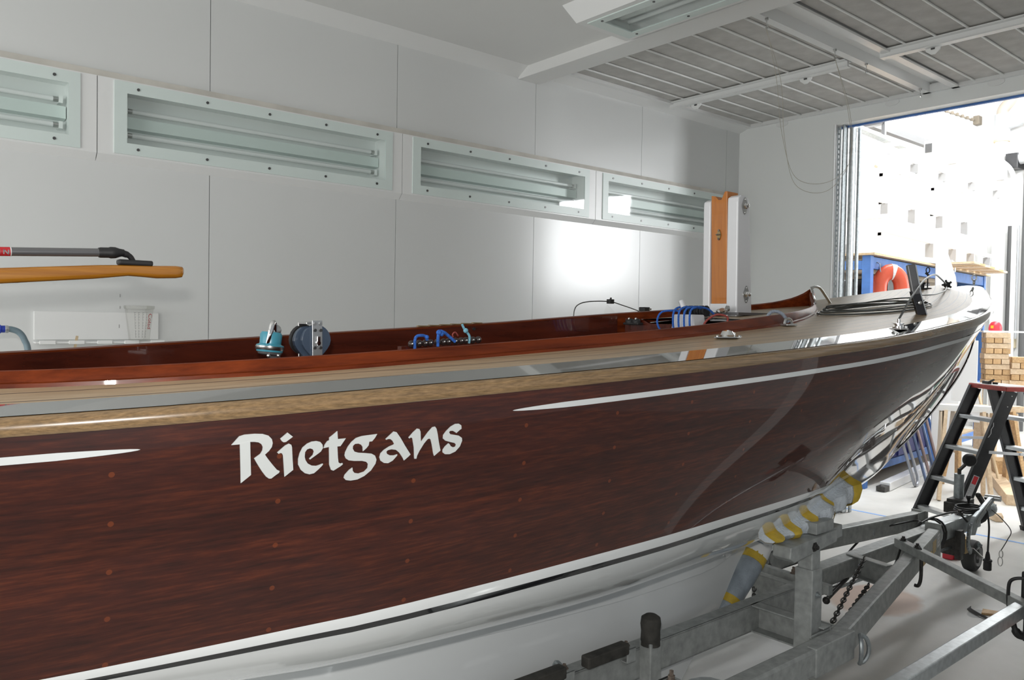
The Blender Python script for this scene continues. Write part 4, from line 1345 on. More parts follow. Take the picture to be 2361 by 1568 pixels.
# white block letters C N on the red band, turned along the tube
m = MB()
for x0 in (.262, .279):
    z = 1.7817
    y = ty - .0158
    m.bar((x0, y, z - .006), (x0, y, z + .004), .0022, .0008, (0, 1, 0)).bar((x0, y, z + .004), (x0 + .009, y, z - .006), .0022, .0008, (0, 1, 0)).bar((x0 + .009, y, z - .006), (x0 + .009, y, z + .004), .0022, .0008, (0, 1, 0))
m.build('label_print', 'print_grey', til)

# loose gear on the boat
wc = thing('forestay_wire', (3.57, 1.69, deck_z(3.57, .36)), 'coiled dark rigging wire lying on the foredeck, one end arching to a black knob', 'wire')
for k in range(5):
    ax, by = .42 - .02 * k, .098 - .017 * k
    cx0, cy0 = 3.57 + .012 * (k % 3), 1.685 + .006 * k
    pts = []
    for a in [2 * math.pi * i / 40 for i in range(40)]:
        x = cx0 + ax * math.cos(a)
        y = cy0 + by * math.sin(a) - .04 * math.cos(a)
        pts.append((x, y, deck_z(x, abs(y - YC)) + .006 + .0075 * k * (.4 + .6 * abs(math.sin(a + k)))))
    MB().tube(pts, .0034, 6, closed=True).build('coil', 'wire_dark', wc, smooth=True)
kx_, ky_, kz_ = 4.94, 1.93, 1.897
z0 = deck_z(3.06, YC - sy) + .04
MB().tube(spline([(sx, sy, z0), (3.35, 1.44, 1.775), (3.75, 1.56, 1.862), (4.25, 1.72, 1.915), (4.65, 1.85, 1.918), (kx_, ky_, kz_)], 10), .0042, 8).build('wire_arch', 'wire_dark', wc, smooth=True)
MB().tube(spline([(kx_, ky_, kz_), (4.80, 1.88, 1.862), (4.45, 1.76, 1.835), (4.0, 1.62, 1.805), (3.62, 1.53, 1.788)], 10), .0036, 8).build('wire_end', 'wire_dark', wc, smooth=True)
m = MB().sphere((kx_, ky_, kz_), .019, 10)
for a in range(5):
    q = a * 1.257
    m.cyl((kx_, ky_, kz_), (kx_ + .008, ky_ + .028 * math.cos(q), kz_ + .028 * math.sin(q)), .006, n=8)
m.build('knob', 'rubber_black', wc, smooth=True)
MB().box(3.84, 3.90, 1.64, 1.665, deck_z(3.87, .40) + .004, deck_z(3.87, .40) + .036).build('wire_clamp', 'wire_dark', wc, bevel=.006)

bx, by = 3.585, 1.505
bz = deck_z(bx, YC - by)
br_ = thing('deck_bracket', (bx, by, bz), 'dark square metal bar standing at a slant in a black foot on the foredeck', 'bracket')
BR = Vector((.62, -.78, 0))          # across the bar


def brp(o, h):
    return Vector((bx, by, bz + h)) + BR * o


MB().bar(brp(-.046, .216), brp(-.020, .085), .030, .034, BR).build('bar', 'bar_grey', br_, bevel=.005)
MB().bar(brp(-.028, .212), brp(-.002, .085), .030, .005, BR).build('bright_edge', 'aluminium', br_)
MB().bar(brp(-.028, .104), brp(.004, -.002), .028, .034, BR).build('foot', 'black_anodised', br_, bevel=.002)
MB().bar(brp(-.009, .104), brp(.023, -.001), .030, .004, BR).build('foot_edge', 'aluminium', br_)
MB().lathe(brp(-.010, .05) + Vector((-.015, -.012, 0)), (-.78, -.62, 0), [(.008, 0), (.008, .010), (.004, .012)], 12).build('clamp_screw', 'steel', br_, smooth=True)

sw_ = thing('shroud_wire', (2.9, 2.70, deck_z(2.9, .62)), 'thin wire arching above the far coaming with a small black clip', 'wire')
MB().tube(spline([(2.66, 2.70, deck_z(2.66, .62)), (2.665, 2.70, 1.70), (2.70, 2.70, 1.732), (2.78, 2.70, 1.746), (2.91, 2.70, 1.748), (3.0, 2.70, 1.733), (3.1, 2.70, 1.712), (3.22, 2.70, 1.685), (3.34, 2.68, deck_z(3.34, .6) + .003)], 8), .0026, 8).build('wire', 'wire_dark', sw_, smooth=True)
MB().box(2.895, 2.925, 2.685, 2.71, 1.738, 1.760).cyl((2.91, 2.70, 1.755), (2.918, 2.70, 1.768), .005, n=8).build('clip', 'rubber_black', sw_, bevel=.003)
fc = thing('far_deck_clip', (3.20, 2.72, deck_z(3.2, .64)), 'small black fitting poking up behind the far coaming', 'fitting')
MB().box(3.15, 3.25, 2.705, 2.735, deck_z(3.2, .64), 1.705).box(3.17, 3.215, 2.70, 2.74, 1.70, 1.728).build('body', 'rubber_black', fc, bevel=.004)
MB().box(3.205, 3.222, 2.698, 2.70, 1.712, 1.722).build('clip_face', 'steel', fc)
bg_ = thing('plastic_bag', (2.86, 2.66, deck_z(2.86, .56)), 'crumpled clear plastic scrap standing behind the far coaming', 'bag')
MB().add([(2.83, 2.66, deck_z(2.83, .6)), (2.92, 2.67, deck_z(2.92, .6)), (2.90, 2.655, 1.695), (2.86, 2.672, 1.730), (2.845, 2.66, 1.733), (2.835, 2.668, 1.70)], [(0, 1, 2, 5), (2, 3, 4, 5)]).build('sheet', 'clear_plastic', bg_)

# ------------------------------------------------------------------ ledge on the wall and the things there
sh = thing('wall_ledge', (1.02, YW, 1.49), 'white wall board with a narrow clipped ledge under the tiller', 'shelf')
MB().box(.735, 1.315, YW - .012, YW, 1.515, 1.655).build('back_board', 'trim_white', sh, bevel=.002)
MB().box(.735, 1.35, YW - .06, YW, 1.498, 1.506).build('ledge', 'trim_white', sh)
for k in range(5):
    x = .75 + .128 * k
    MB().box(x, x + .07, YW - .066, YW - .058, 1.494, 1.512).build('clip', 'rod_white', sh, bevel=.002)
m = MB()
for z, h in ((1.735, .016), (1.675, .014), (1.575, .018)):
    m.box(1.118, 1.1205, YW - .0132, YW - .0122, z, z + h) if z < 1.65 else m.box(1.125, 1.1275, YW - .0016, YW - .0004, z, z + h)
m.build('pen_mark', 'print_grey', sh)
cx_, cy_, cz_ = 1.207, YW - .052, 1.5065
cup = thing('measuring_cup', (cx_, cy_, cz_), 'clear plastic mixing cup with printed scale and red lettering on the wall ledge', 'cup')
m = MB().lathe((cx_, cy_, cz_), (0, 0, 1), [(.047, .001), (.049, .004), (.068, .168), (.072, .172), (.074, .184), (.072, .186)], 28)
m.f = m.f[:-1]
m.build('cup_wall', 'clear_plastic', cup, smooth=True)
MB().lathe((cx_, cy_, cz_), (0, 0, 1), [(.0695, .168), (.0735, .172), (.0745, .183), (.072, .186)], 28).build('rim', 'clear_plastic', cup, smooth=True)


def on_cup(deg, h):
    r = .0495 + .019 * (h - .004) / .164
    a = math.radians(deg)
    return (cx_ + r * math.cos(a), cy_ + r * math.sin(a), cz_ + h)


m = MB()
for d in (236, 252, 270, 286):
    for h0 in range(3):
        m.tube([on_cup(d, .02 + .045 * h0), on_cup(d, .06 + .045 * h0)], .0007, 4)
    for k in range(9):
        m.tube([on_cup(d, .022 + k * .0145), on_cup(d + 4, .026 + k * .0145)], .0007, 4)
    m.tube([on_cup(d - 3, .150), on_cup(d + 6, .150)], .0008, 4)
m.build('printed_scale', 'print_grey', cup)
t = bpy.data.curves.new('brand', 'FONT')
t.body = 'Colad'
t.size = .034
t.align_x = 'CENTER'
t.align_y = 'CENTER'
tmp = bpy.data.objects.new('brand', t)
COL.objects.link(tmp)
dg_ = bpy.context.evaluated_depsgraph_get()
dg_.update()
tm = bpy.data.meshes.new_from_object(tmp.evaluated_get(dg_))
bpy.data.objects.remove(tmp)
m = MB()
vs = []
for v in tm.vertices:
    p = Vector(on_cup(306 + v.co.y / .060 * 57.3, .105 - v.co.x))
    n_ = Vector((p.x - cx_, p.y - cy_, 0)).normalized() * .0012
    vs.append(p + n_)
m.add(vs, [tuple(p.vertices) for p in tm.polygons])
o = m.build('red_lettering', 'print_red', cup, fix=False)
st = MB().bar((.905, YW - .028, 1.440), (.912, YW - .072, 1.535), .012, .003, (0, 1, 0)).build('stir_stick', 'stick_wood')
tag(st, 'small flat wooden stirring stick leaning on the wall ledge', 'stick')

ah = thing('air_hose', (.50, 3.6, 0), 'blue grey air hose with a blue coupling curving down behind the coaming', 'hose')
MB().tube(spline([(.494, 3.6, 1.583), (.515, 3.6, 1.582), (.54, 3.6, 1.570), (.558, 3.6, 1.54), (.572, 3.6, 1.48), (.60, 3.6, 1.2), (.70, 3.62, .6), (.75, 3.65, .2), (.9, 3.7, .02), (1.4, 3.9, .013)], 8), .0115, 12).build('hose', 'hose_blue_grey', ah, smooth=True)
MB().lathe((.492, 3.6, 1.583), (-1, 0, 0), [(.014, 0), (.014, .012), (.017, .014), (.017, .05), (.014, .052), (.014, .12)], 14).build('coupling', 'connector_blue', ah, smooth=True)
MB().tube(spline([(.375, 3.6, 1.583), (.1, 3.65, 1.59), (-.3, 4.0, 1.62), (-.5, 4.3, 1.64), (-.55, 4.5, 1.64)], 8), .0115, 10).build('wall_pipe', 'hose_blue_grey', ah, smooth=True)
MB().lathe((.505, 3.6, 1.583), (-1, 0, 0), [(.0125, 0), (.015, .003), (.015, .012), (.0125, .014)], 14).build('hose_clamp', 'aluminium', ah, smooth=True)

# ------------------------------------------------------------------ the trailer
YT = 2.0
ZT = .485                      # top of the frame rails
tl = thing('boat_trailer', (3.0, YT, 0), 'galvanised boat trailer with drawbar, keel rails and padded posts under the boat', 'trailer')
G = 'galvanised_dull'


def T(mb, name, mat=G, bevel=.003, par=None, smooth=False, label=None):
    o = mb.build(name, mat, par or tl, smooth=smooth, bevel=bevel)
    if label:
        o['label'] = label
    return o


def bolt(par, p, axis, r=.012, l=.016, mat='rust_bolt'):
    p = Vector(p)
    a = Vector(axis)
    o = MB().lathe(p, a, [(r * 1.5, 0), (r * 1.5, .002), (r, .0022), (r, l * .55), (r * .6, l * .56), (r * .6, l), (r * .3, l + .001)], 6).build('bolt', mat, par)
    return o


# side rails (rounded box section) and inner keel rails
nr = T(MB().box(.2, 2.985, 1.465, 1.535, .375, .474), 'side_rail', bevel=.010)
T(MB().box(.2, 2.985, 2.465, 2.535, .375, .474), 'side_rail', bevel=.010)
T(MB().box(2.70, 2.985, 1.460, 1.5, .37, .478), 'rail_sleeve', bevel=.004, par=nr)
eye = MB().tube([(3.0 + .004 * math.sin(a), 1.452 - .0 + .030 * math.cos(a) * .6, .405 + .052 * math.sin(a)) for a in [2 * math.pi * k / 20 for k in range(20)]], .0085, 8, closed=True)
eye = MB().tube([(2.995 + .030 * math.cos(a) + .012, 1.462 - .022 * abs(math.cos(a)) - .01, .405 + .055 * math.sin(a)) for a in [2 * math.pi * k / 22 for k in range(22)]], .0085, 8, closed=True)
T(eye, 'lashing_eye', 'galvanised', 0, nr, True)
ra = T(MB().channel((.9, 1.88, .432), (3.42, 1.88, .432), .062, .112, .008, side=1), 'keel_rail', bevel=.002)
rb = T(MB().channel((.9, 2.265, .432), (3.95, 2.265, .432), .062, .112, .008, side=1), 'keel_rail', bevel=.002)
# cross members
c1 = T(MB().channel((2.915, 1.86, .432), (2.915, 1.535, .432), .06, .112, .007, side=-1), 'cross_member', bevel=.002)
T(MB().channel((2.915, 2.30, .432), (2.915, 2.465, .432), .06, .112, .007, side=-1), 'cross_member', bevel=.002)
c2 = T(MB().bar((3.41, 2.26, .475), (3.36, 1.76, .475), .034, .045), 'cross_member', bevel=.003)
c2b = T(MB().bar((3.37, 1.86, .41), (3.37, 1.86, .30), .045, .02), 'cross_bracket', bevel=.003, par=c2)
for y in (1.955, 1.885):
    bolt(c2, (3.385, y, .497), (0, 0, 1), .012, .03)
c3 = T(MB().channel((3.98, 1.99, .425), (3.93, 1.76, .425), .05, .11, .006, side=-1), 'cross_member', bevel=.002)
T(MB().channel((3.62, 2.26, .43), (3.62, 2.48, .43), .05, .11, .006), 'cross_member', bevel=.002)
T(MB().channel((3.30, 2.10, .43), (3.28, 1.91, .43), .05, .11, .006), 'cross_member', bevel=.002)
T(MB().box(1.30, 1.36, 1.53, 2.47, .36, .42), 'axle_beam', bevel=.006)
T(MB().box(1.62, 2.45, 1.95, 2.15, .08, .12).box(1.7, 1.76, 1.53, 2.47, .08, .12).box(1.7, 1.76, 1.47, 1.53, .08, .38).box(1.7, 1.76, 2.47, 2.53, .08, .38), 'keel_plate', bevel=.004)
# bracket with two bolts at the near rail
bk = T(MB().box(1.98, 2.05, 1.36, 1.60, .475, .515), 'axle_bracket', bevel=.002)
T(MB().box(1.978, 2.052, 1.598, 1.604, .473, .517), 'bracket_cap', 'rubber_black', 0, bk)
for y in (1.575, 1.49):
    bolt(bk, (2.015, y, .515), (0, 0, 1), .012, .034)

# boat post with clamp head
po = T(MB().box(2.83, 2.905, 1.555, 1.63, .36, .715), 'boat_post', bevel=.004)
T(MB().box(2.837, 2.898, 1.562, 1.623, .70, .83), 'inner_post', par=po, bevel=.004)
bolt(po, (2.865, 1.555, .615), (0, -1, 0), .010, .016, 'galvanised')
T(MB().box(2.80, 2.84, 1.54, 1.548, .36, .47).box(2.80, 2.99, 1.538, 1.546, .37, .475).box(2.985, 2.992, 1.538, 1.66, .40, .475), 'post_foot', par=po, bevel=.002)
bolt(po, (2.815, 1.538, .445), (0, -1, 0))
bolt(po, (2.945, 1.538, .425), (0, -1, 0))
T(MB().cyl((2.992, 1.55, .455), (2.992, 1.70, .455), .008, n=10), 'hinge_pin', 'galvanised', 0, po, True)
hd = T(MB().prism([(2.66, .79), (2.69, .772), (3.0, .80), (3.0, .848), (2.665, .832)], (0, 1.55, 0), (1, 0, 0), (0, 0, 1), (0, .075, 0)), 'clamp_head', par=po, bevel=.004)
T(MB().bar((2.995, 1.592, .822), (3.075, 1.592, .830), .05, .05), 'clamp_tube', par=hd, bevel=.004)
bolt(hd, (2.83, 1.55, .808), (0, -1, 0), .013, .016, 'iron_dark')


def hull_under(x, hb):
    lo, hi = 1.0, 2.0
    for _ in range(30):
        q = (lo + hi) / 2
        if surf(x, q)[0] > hb:
            lo = q
        else:
            hi = q
    return surf(x, lo)[1]


# padded bunk that follows the hull: bubble wrap over foam, held with yellow tape
rows = []
for k in range(27):
    x = 2.62 + .66 * k / 26
    hb = .425 - .06 * max(0, (x - 3.0))
    z = hull_under(x, hb) - .004
    ph = random.Random(k)
    wv = .006 * math.sin(k * 1.9) + .005 * math.sin(k * .8 + 1)
    th = .012 + .068 * min(1, max(0, (x - 2.66) / .34)) + wv * min(1, max(.1, (x - 2.66) / .3))
    w = .05 + .012 * math.sin(k * 1.3)
    ring = [(-w, -.002), (-w * .5, .008), (w * .3, .014), (w, .016), (w * 1.15, -.02), (w * 1.1, -th * .7), (w * .8, -th), (-w * .3, -th - .006 + wv), (-w * .95, -th * .8), (-w * 1.1, -th * .35)]
    rows.append([(x, YC - hb + a + .02, z + b - .018 * (1 if a < 0 else 0)) for a, b in ring])
m = MB().grid(rows, closed=True)
m.f.append(tuple(range(9, -1, -1)))
m.f.append(tuple(len(m.v) - 10 + k for k in range(10)))
pad = T(m, 'bunk_pad', 'bubble_wrap', 0, po, True, 'bubble wrapped pad with yellow tape')


def wrap(par, k0, k1, name='yellow_tape', g=1.06):
    mm = MB()
    rr = []
    for r in rows[k0:k1]:
        c = sum((Vector(p) for p in r), Vector()) / len(r)
        rr.append([c + (Vector(p) - c) * g for p in r])
    mm.grid(rr, closed=True)
    return T(mm, name, 'tape_yellow', 0, pad, True)


wrap(pad, 0, 4)
wrap(pad, 5, 8)
wrap(pad, 10, 13)
wrap(pad, 16, 18, g=1.09)
wrap(pad, 24, 27, g=1.12)
T(MB().box(2.86, 2.99, 1.56, 1.62, .846, .89), 'bunk_board', par=po, bevel=.002)
# the same post and pad on the far side
T(MB().box(2.83, 2.905, 2.40, 2.475, .36, .83), 'boat_post', bevel=.004)
T(MB().bar((2.6, 2.44, .865), (3.2, 2.42, .92), .10, .06), 'bunk_pad', 'bubble_wrap', .01)

# keel stop: a wrapped roller against the leading edge of the keel
ks = T(MB().tube(spline([(2.94, YT + .04, .36), (3.0, YT + .04, .43), (3.10, YT + .04, .51), (3.20, YT + .04, .60), (3.235, YT + .04, .635)], 4), [.050] * 4 + [.054] * 4 + [.056] * 4 + [.054] * 4 + [.046], 14), 'keel_stop', 'pad_grey', 0, None, True, 'wrapped keel stop with yellow tape')
T(MB().tube([(3.165, YT + .04, .568), (3.205, YT + .04, .605)], [.059, .057], 14), 'yellow_tape', 'tape_yellow', 0, ks, True)
T(MB().tube([(2.985, YT + .04, .412), (3.01, YT + .04, .438)], [.056, .057], 14), 'yellow_tape', 'tape_yellow', 0, ks, True)
T(MB().tube(spline([(3.20, YT + .04, .60), (3.235, YT + .03, .65), (3.225, YT + .02, .685)], 3), [.060, .058, .055, .05, .045, .036, .022], 12), 'wrap_end', 'foam_white', 0, ks, True)
T(MB().box(2.94, 3.02, YT - .05, YT + .12, .33, .39).box(3.0, 3.04, 1.91, 2.235, .40, .43), 'keel_stop_bracket', par=ks, bevel=.004)

# rollers and clamps on the near keel rail
for x in (1.68, 1.98):
    r_ = T(MB().box(x - .10, x + .10, 1.805, 1.845, .505, .545), 'guide_roller', 'rubber_worn', .006)
    T(MB().channel((x + .105, 1.855, .49), (x + .15, 1.855, .49), .07, .05, .005), 'roller_bracket', par=r_, bevel=.002)
    bolt(r_, (x + .13, 1.85, .515), (0, 0, 1), .010, .016)
T(MB().tube(spline([(1.83, 1.846, .37), (1.83, 1.842, .48), (1.83, 1.85, .50), (1.83, 1.88, .503), (1.83, 1.915, .50), (1.83, 1.918, .37)], 5), .009, 8), 'u_bolt', 'galvanised', 0, None, True)
rp = T(MB().box(2.185, 2.245, 1.80, 1.855, .30, .515), 'post_stub', bevel=.004)
T(MB().lathe((2.215, 1.828, .50), (0, 0, 1), [(.036, 0), (.034, .05), (.037, .075), (.034, .098), (.020, .108), (.003, .110)], 16), 'rubber_cap', 'rubber_worn', 0, rp, True)

# wheel, mudguard
wh = T(MB().lathe((1.72, 1.12, .31), (0, 1, 0), [(.19, 0), (.27, .0), (.305, .02), (.31, .07), (.31, .11), (.305, .16), (.27, .18), (.19, .18)], 40), 'road_wheel', 'tyre', 0, None, True)
T(MB().lathe((1.72, 1.125, .31), (0, 1, 0), [(.02, .04), (.10, .03), (.17, .01), (.195, .0), (.195, .17)], 30), 'wheel_rim', 'galvanised', 0, wh, True)
T(MB().cyl((1.72, 1.16, .31), (1.72, 1.5, .38), .03, n=12), 'wheel_arm', par=wh)
m = MB()
R0 = .372
r1 = []
for k in range(25):
    a = math.radians(10 + 160 * k / 24)
    c_, s_ = math.cos(a), math.sin(a)
    ring = []
    for q, dr in ((1.07, -.035), (1.072, -.008), (1.09, .004), (1.20, .012), (1.31, .004), (1.328, -.008), (1.33, -.035)):
        ring.append((1.72 + (R0 + dr) * c_, q, .315 + (R0 + dr) * s_))
    r1.append(ring)
T(m.grid(r1), 'mudguard', 'galvanised_bright', 0, None, True, 'smooth grey mudguard over the wheel')
T(MB().bar((1.72, 1.32, .68), (1.72, 1.50, .47), .03, .006), 'mudguard_stay')

# drawbars and tongue
db = T(MB().bar((2.93, 1.50, .425), (4.86, 1.925, .435), .066, .105), 'drawbar', bevel=.010)
T(MB().box(4.845, 4.857, 1.885, 1.975, .275, .515), 'end_plate', par=db, bevel=.004)
n_ = Vector((4.86 - 2.93, 1.925 - 1.50, .01)).normalized()
sd = n_.cross(Vector((0, 0, 1)))


def sticker(t0, t1, h0, h1, mat, name):
    o_ = Vector((2.93, 1.50, .425)) + sd * .0336
    L = (Vector((4.86, 1.925, .435)) - Vector((2.93, 1.5, .425))).length
    a = o_ + n_ * (L * t0) + Vector((0, 0, h0))
    b = o_ + n_ * (L * t1) + Vector((0, 0, h0))
    up = Vector((0, 0, h1 - h0))
    mm = MB().add([a, b, b + up, a + up, a + sd * .0012, b + sd * .0012, b + up + sd * .0012, a + up + sd * .0012], [(4, 5, 6, 7), (0, 1, 5, 4), (1, 2, 6, 5), (2, 3, 7, 6), (3, 0, 4, 7)])
    return T(mm, name, mat, 0, db)


sticker(.945, .982, -.035, .035, 'paper_white', 'type_plate')
for h in (-.02, 0, .02):
    sticker(.952, .965, h - .006, h + .006, 'print_grey', 'plate_print')
    sticker(.969, .977, h - .004, h + .007, 'print_grey', 'plate_print')
sticker(.875, .925, -.045, .025, 'sticker_tan', 'warning_sticker')
sticker(.845, .86, -.04, -.015, 'sticker_yellow', 'yellow_sticker')
sticker(.74, .80, -.045, .0, 'sticker_tan', 'worn_sticker')
d2 = T(MB().bar((2.93, 2.50, .425), (5.20, 2.16, .435), .066, .105), 'drawbar', bevel=.010)
T(MB().box(5.19, 5.202, 2.10, 2.20, .36, .50).box(5.10, 5.19, 2.115, 2.121, .39, .50), 'end_plate', par=d2, bevel=.003)
tg = T(MB().box(3.5, 5.62, 1.945, 2.025, .372, .472), 'tongue', bevel=.008)
T(MB().box(4.9, 5.62, 1.942, 2.028, .370, .474), 'tongue_sleeve', 'galvanised_bright', .008, tg)
bolt(tg, (5.38, 1.985, .474), (0, 0, 1), .020, .03, 'iron_dark')
# overrun coupling: bellows, tube, head, lever
cp = T(MB().lathe((5.60, 1.985, .43), (1, 0, .06), [(.040, 0), (.055, .01), (.045, .022), (.058, .034), (.046, .046), (.060, .058), (.048, .070), (.060, .082), (.046, .094), (.055, .106), (.042, .118), (.040, .13)], 18), 'bellows', 'rubber_black', 0, tg, True)
T(MB().lathe((5.72, 1.985, .437), (1, 0, .05), [(.028, 0), (.028, .06), (.046, .075), (.05, .12), (.046, .165), (.03, .18)], 16).box(5.80, 5.90, 1.95, 2.02, .44, .475), 'coupling_head', 'galvanised', 0, tg, True)
T(MB().bar((5.80, 1.985, .47), (5.70, 1.99, .55), .03, .02, (0, 1, 0)).sphere((5.69, 1.99, .556), .018, 10), 'coupling_handle', 'iron_dark', .002, tg)
lv = T(MB().prism([(5.33, .37), (5.40, .36), (5.45, .43), (5.70, .535), (5.715, .55), (5.70, .565), (5.66, .56), (5.40, .475), (5.345, .43)], (0, 1.895, 0), (1, 0, 0), (0, 0, 1), (0, .03, 0)), 'brake_lever', 'galvanised', .006, tg, label='cast grey brake lever with round grip')
T(MB().prism([(5.40, .435), (5.65, .54), (5.64, .548), (5.40, .455)], (0, 1.892, 0), (1, 0, 0), (0, 0, 1), (0, .004, 0)), 'lever_groove', 'galvanised_dull', 0, lv)
T(MB().cyl((5.695, 1.86, .555), (5.695, 1.95, .553), .019, n=14), 'lever_grip', 'chrome', 0, lv, True)
m = MB()
pts = []
for k in range(15):
    a = math.radians(115 + 130 * k / 14)
    pts += [(5.40 + .105 * math.cos(a), .345 + .105 * math.sin(a))]
pts += [(5.40 + .075 * math.cos(math.radians(245 - 130 * k / 14)), .345 + .075 * math.sin(math.radians(245 - 130 * k / 14))) for k in range(15)]
T(m.prism(pts, (0, 1.90, 0), (1, 0, 0), (0, 0, 1), (0, .012, 0)), 'ratchet', 'galvanised', 0, lv)
for k in range(11):
    a = math.radians(120 + 12 * k)
    T(MB().cyl((5.40 + .105 * math.cos(a), 1.906, .345 + .105 * math.sin(a)), (5.40 + .111 * math.cos(a), 1.906, .345 + .111 * math.sin(a)), .006, .003, 6), 'ratchet_tooth', 'galvanised', 0, lv)
T(MB().box(5.18, 5.23, 1.90, 1.935, .24, .42), 'lever_link', 'iron_dark', .004, tg)
bolt(tg, (5.42, 1.885, .30), (0, -1, 0), .012, .02, 'galvanised')
T(MB().box(5.22, 5.34, 1.93, 2.03, .25, .372), 'brake_housing', 'iron_dark', .008, tg)
T(MB().bar((5.22, 1.97, .30), (3.6, 1.985, .33), .012, .012), 'brake_rod', 'galvanised', 0, tg)

# jockey wheel
jw = T(MB().cyl((5.68, 2.105, .26), (5.68, 2.105, .68), .030, n=18), 'jockey_tube', 'galvanised', 0, None, True, 'worn grey jockey wheel tube with black crank')
T(MB().box(5.60, 5.74, 2.03, 2.15, .475, .52).box(5.58, 5.62, 2.05, 2.16, .43, .50), 'jockey_clamp', 'iron_dark', .004, jw)
T(MB().cyl((5.68, 2.105, .68), (5.68, 2.105, .715), .012, n=10).bar((5.68, 2.105, .705), (5.72, 2.08, .745), .018, .014), 'crank', 'iron_dark', 0, jw)
T(MB().lathe((5.70, 2.06, .782), (-.77, -.63, -.1), [(.020, 0), (.040, .006), (.043, .016), (.042, .034), (.034, .044), (.010, .047)], 20), 'crank_knob', 'rubber_black', 0, jw, True)
T(MB().lathe((5.668, 2.033, .777), (-.77, -.63, -.1), [(.017, 0), (.017, .002)], 16), 'knob_badge', 'sheave_blue', 0, jw)
T(MB().tube(spline([(5.62, 2.02, .475), (5.615, 2.02, .53), (5.61, 2.02, .56)], 3), [.006, .006, .006, .009, .014, .015, .010], 10), 'clamp_handle', 'rubber_black', 0, jw, True)
T(MB().tube(spline([(5.66, 2.045, .50), (5.645, 2.04, .47), (5.64, 2.04, .44)], 3), [.006, .006, .009, .014, .015, .012, .006], 10), 'clamp_handle', 'rubber_black', 0, jw, True)
wc_ = Vector((5.88, 2.085, .105))
jt = T(MB().lathe(wc_ + Vector((0, -.04, 0)), (0, 1, 0), [(.062, .004), (.085, 0), (.101, .010), (.105, .03), (.105, .05), (.101, .07), (.085, .08), (.062, .076)], 34), 'jockey_tyre', 'tyre', 0, jw, True)
T(MB().lathe(wc_ + Vector((0, -.047, 0)), (0, 1, 0), [(.012, .0), (.018, -.004), (.02, .012), (.035, .016), (.055, .006), (.064, .0), (.066, .05)], 26), 'jockey_hub', 'hub_grey', 0, jw, True)
for k in range(5):
    a = k * 1.2566
    p = wc_ + Vector((.043 * math.cos(a), -.034, .043 * math.sin(a)))
    T(MB().lathe(p, (0, -1, 0), [(.012, 0), (.012, .004)], 10), 'hub_hole', 'rubber_black', 0, jw)
T(MB().box(5.665, 5.74, 2.045, 2.135, .16, .26), 'wheel_fork', 'brass_dull', .004, jw)
T(MB().bar((5.70, 2.035, .20), (5.88, 2.035, .105), .006, .05, (0, 1, 0)).bar((5.70, 2.140, .20), (5.88, 2.140, .105), .006, .05, (0, 1, 0)), 'fork_arm', 'steel', .002, jw)
bolt(jw, (5.88, 2.033, .105), (0, -1, 0), .009, .014, 'steel')

# lighting bar: arm, long tube, lamp board
sb_ = T(MB().bar((4.30, 1.885, .505), (3.72, 1.10, .505), .045, .045), 'lamp_arm', bevel=.003)
bolt(sb_, (4.27, 1.845, .528), (0, 0, 1), .014, .022, 'iron_dark')
bolt(sb_, (4.19, 1.74, .528), (0, 0, 1), .014, .022, 'iron_dark')
T(MB().tube(spline([(4.17, 1.735, .53), (4.17, 1.715, .52), (4.17, 1.71, .40), (4.17, 1.72, .345), (4.17, 1.74, .34)], 4), .009, 8), 'u_bolt', 'iron_dark', 0, sb_, True)
T(MB().box(1.6, 4.9, 1.105, 1.155, .468, .518), 'lamp_tube', 'galvanised_bright', .005)
lb = T(MB().box(3.80, 3.815, 1.0, 1.155, .44, .63), 'lamp_board', 'rubber_black', .02)
T(MB().box(3.775, 3.81, 1.02, 1.10, .355, .405), 'red_lens', 'red_lens', .006, lb)
T(MB().box(3.79, 3.80, 1.05, 1.14, .34, .44), 'lamp_case', 'rubber_black', .004, lb)
T(MB().tube(spline([(3.80, 1.10, .60), (3.78, 1.15, .605), (3.77, 1.185, .585), (3.765, 1.19, .53), (3.765, 1.188, .48)], 6), .007, 8), 'lamp_cable', 'cable_black', 0, lb, True)
T(MB().tube(spline([(3.765, 1.17, .46), (3.76, 1.165, .41), (3.765, 1.15, .375), (3.775, 1.13, .37)], 5), [.012] * 8 + [.018] * 8, 8), 'wing_nut', 'rubber_black', 0, lb, True)

# cables, plug, breakaway wire, chains
cb = T(MB().tube(spline([(4.86, 2.00, .50), (5.0, 1.99, .515), (5.25, 1.96, .512), (5.33, 1.92, .45)], 7), .006, 8), 'cable', 'cable_black', 0, None, True)
for k in range(2):
    pts = []
    for i in range(18):
        a = 2 * math.pi * i / 18
        pts.append((4.93 + .03 * k + .05 * math.sin(a * 1), 1.985 + .085 * math.cos(a), .415 + .090 * math.sin(a)))
    T(MB().tube(pts, .006, 8, closed=True), 'cable_loop', 'cable_black', 0, cb, True)
for k in range(3):
    pts = []
    for i in range(20):
        a = 2 * math.pi * i / 20
        pts.append((5.50 + .010 * k + .13 * math.cos(a) * .7, 1.985 + .07 * math.sin(a), .485 + .010 * k))
    T(MB().tube(pts, .0065, 8, closed=True), 'cable_loop', 'cable_black', 0, cb, True)
T(MB().tube(spline([(4.72, 2.235, .43), (4.78, 2.215, .435), (5.0, 2.10, .47), (4.9, 2.02, .49)], 6), .006, 8), 'cable', 'cable_black', 0, None, True)
T(MB().tube(spline([(4.72, 2.235, .43), (4.4, 2.22, .33), (4.1, 2.10, .27), (3.85, 2.1, .30), (3.4, 2.2, .40), (3.3, 2.2, .42)], 8), .006, 8), 'cable', 'cable_black', 0, None, True)
T(MB().box(4.69, 4.74, 2.20, 2.225, .405, .445), 'cable_clip', 'galvanised', .003)
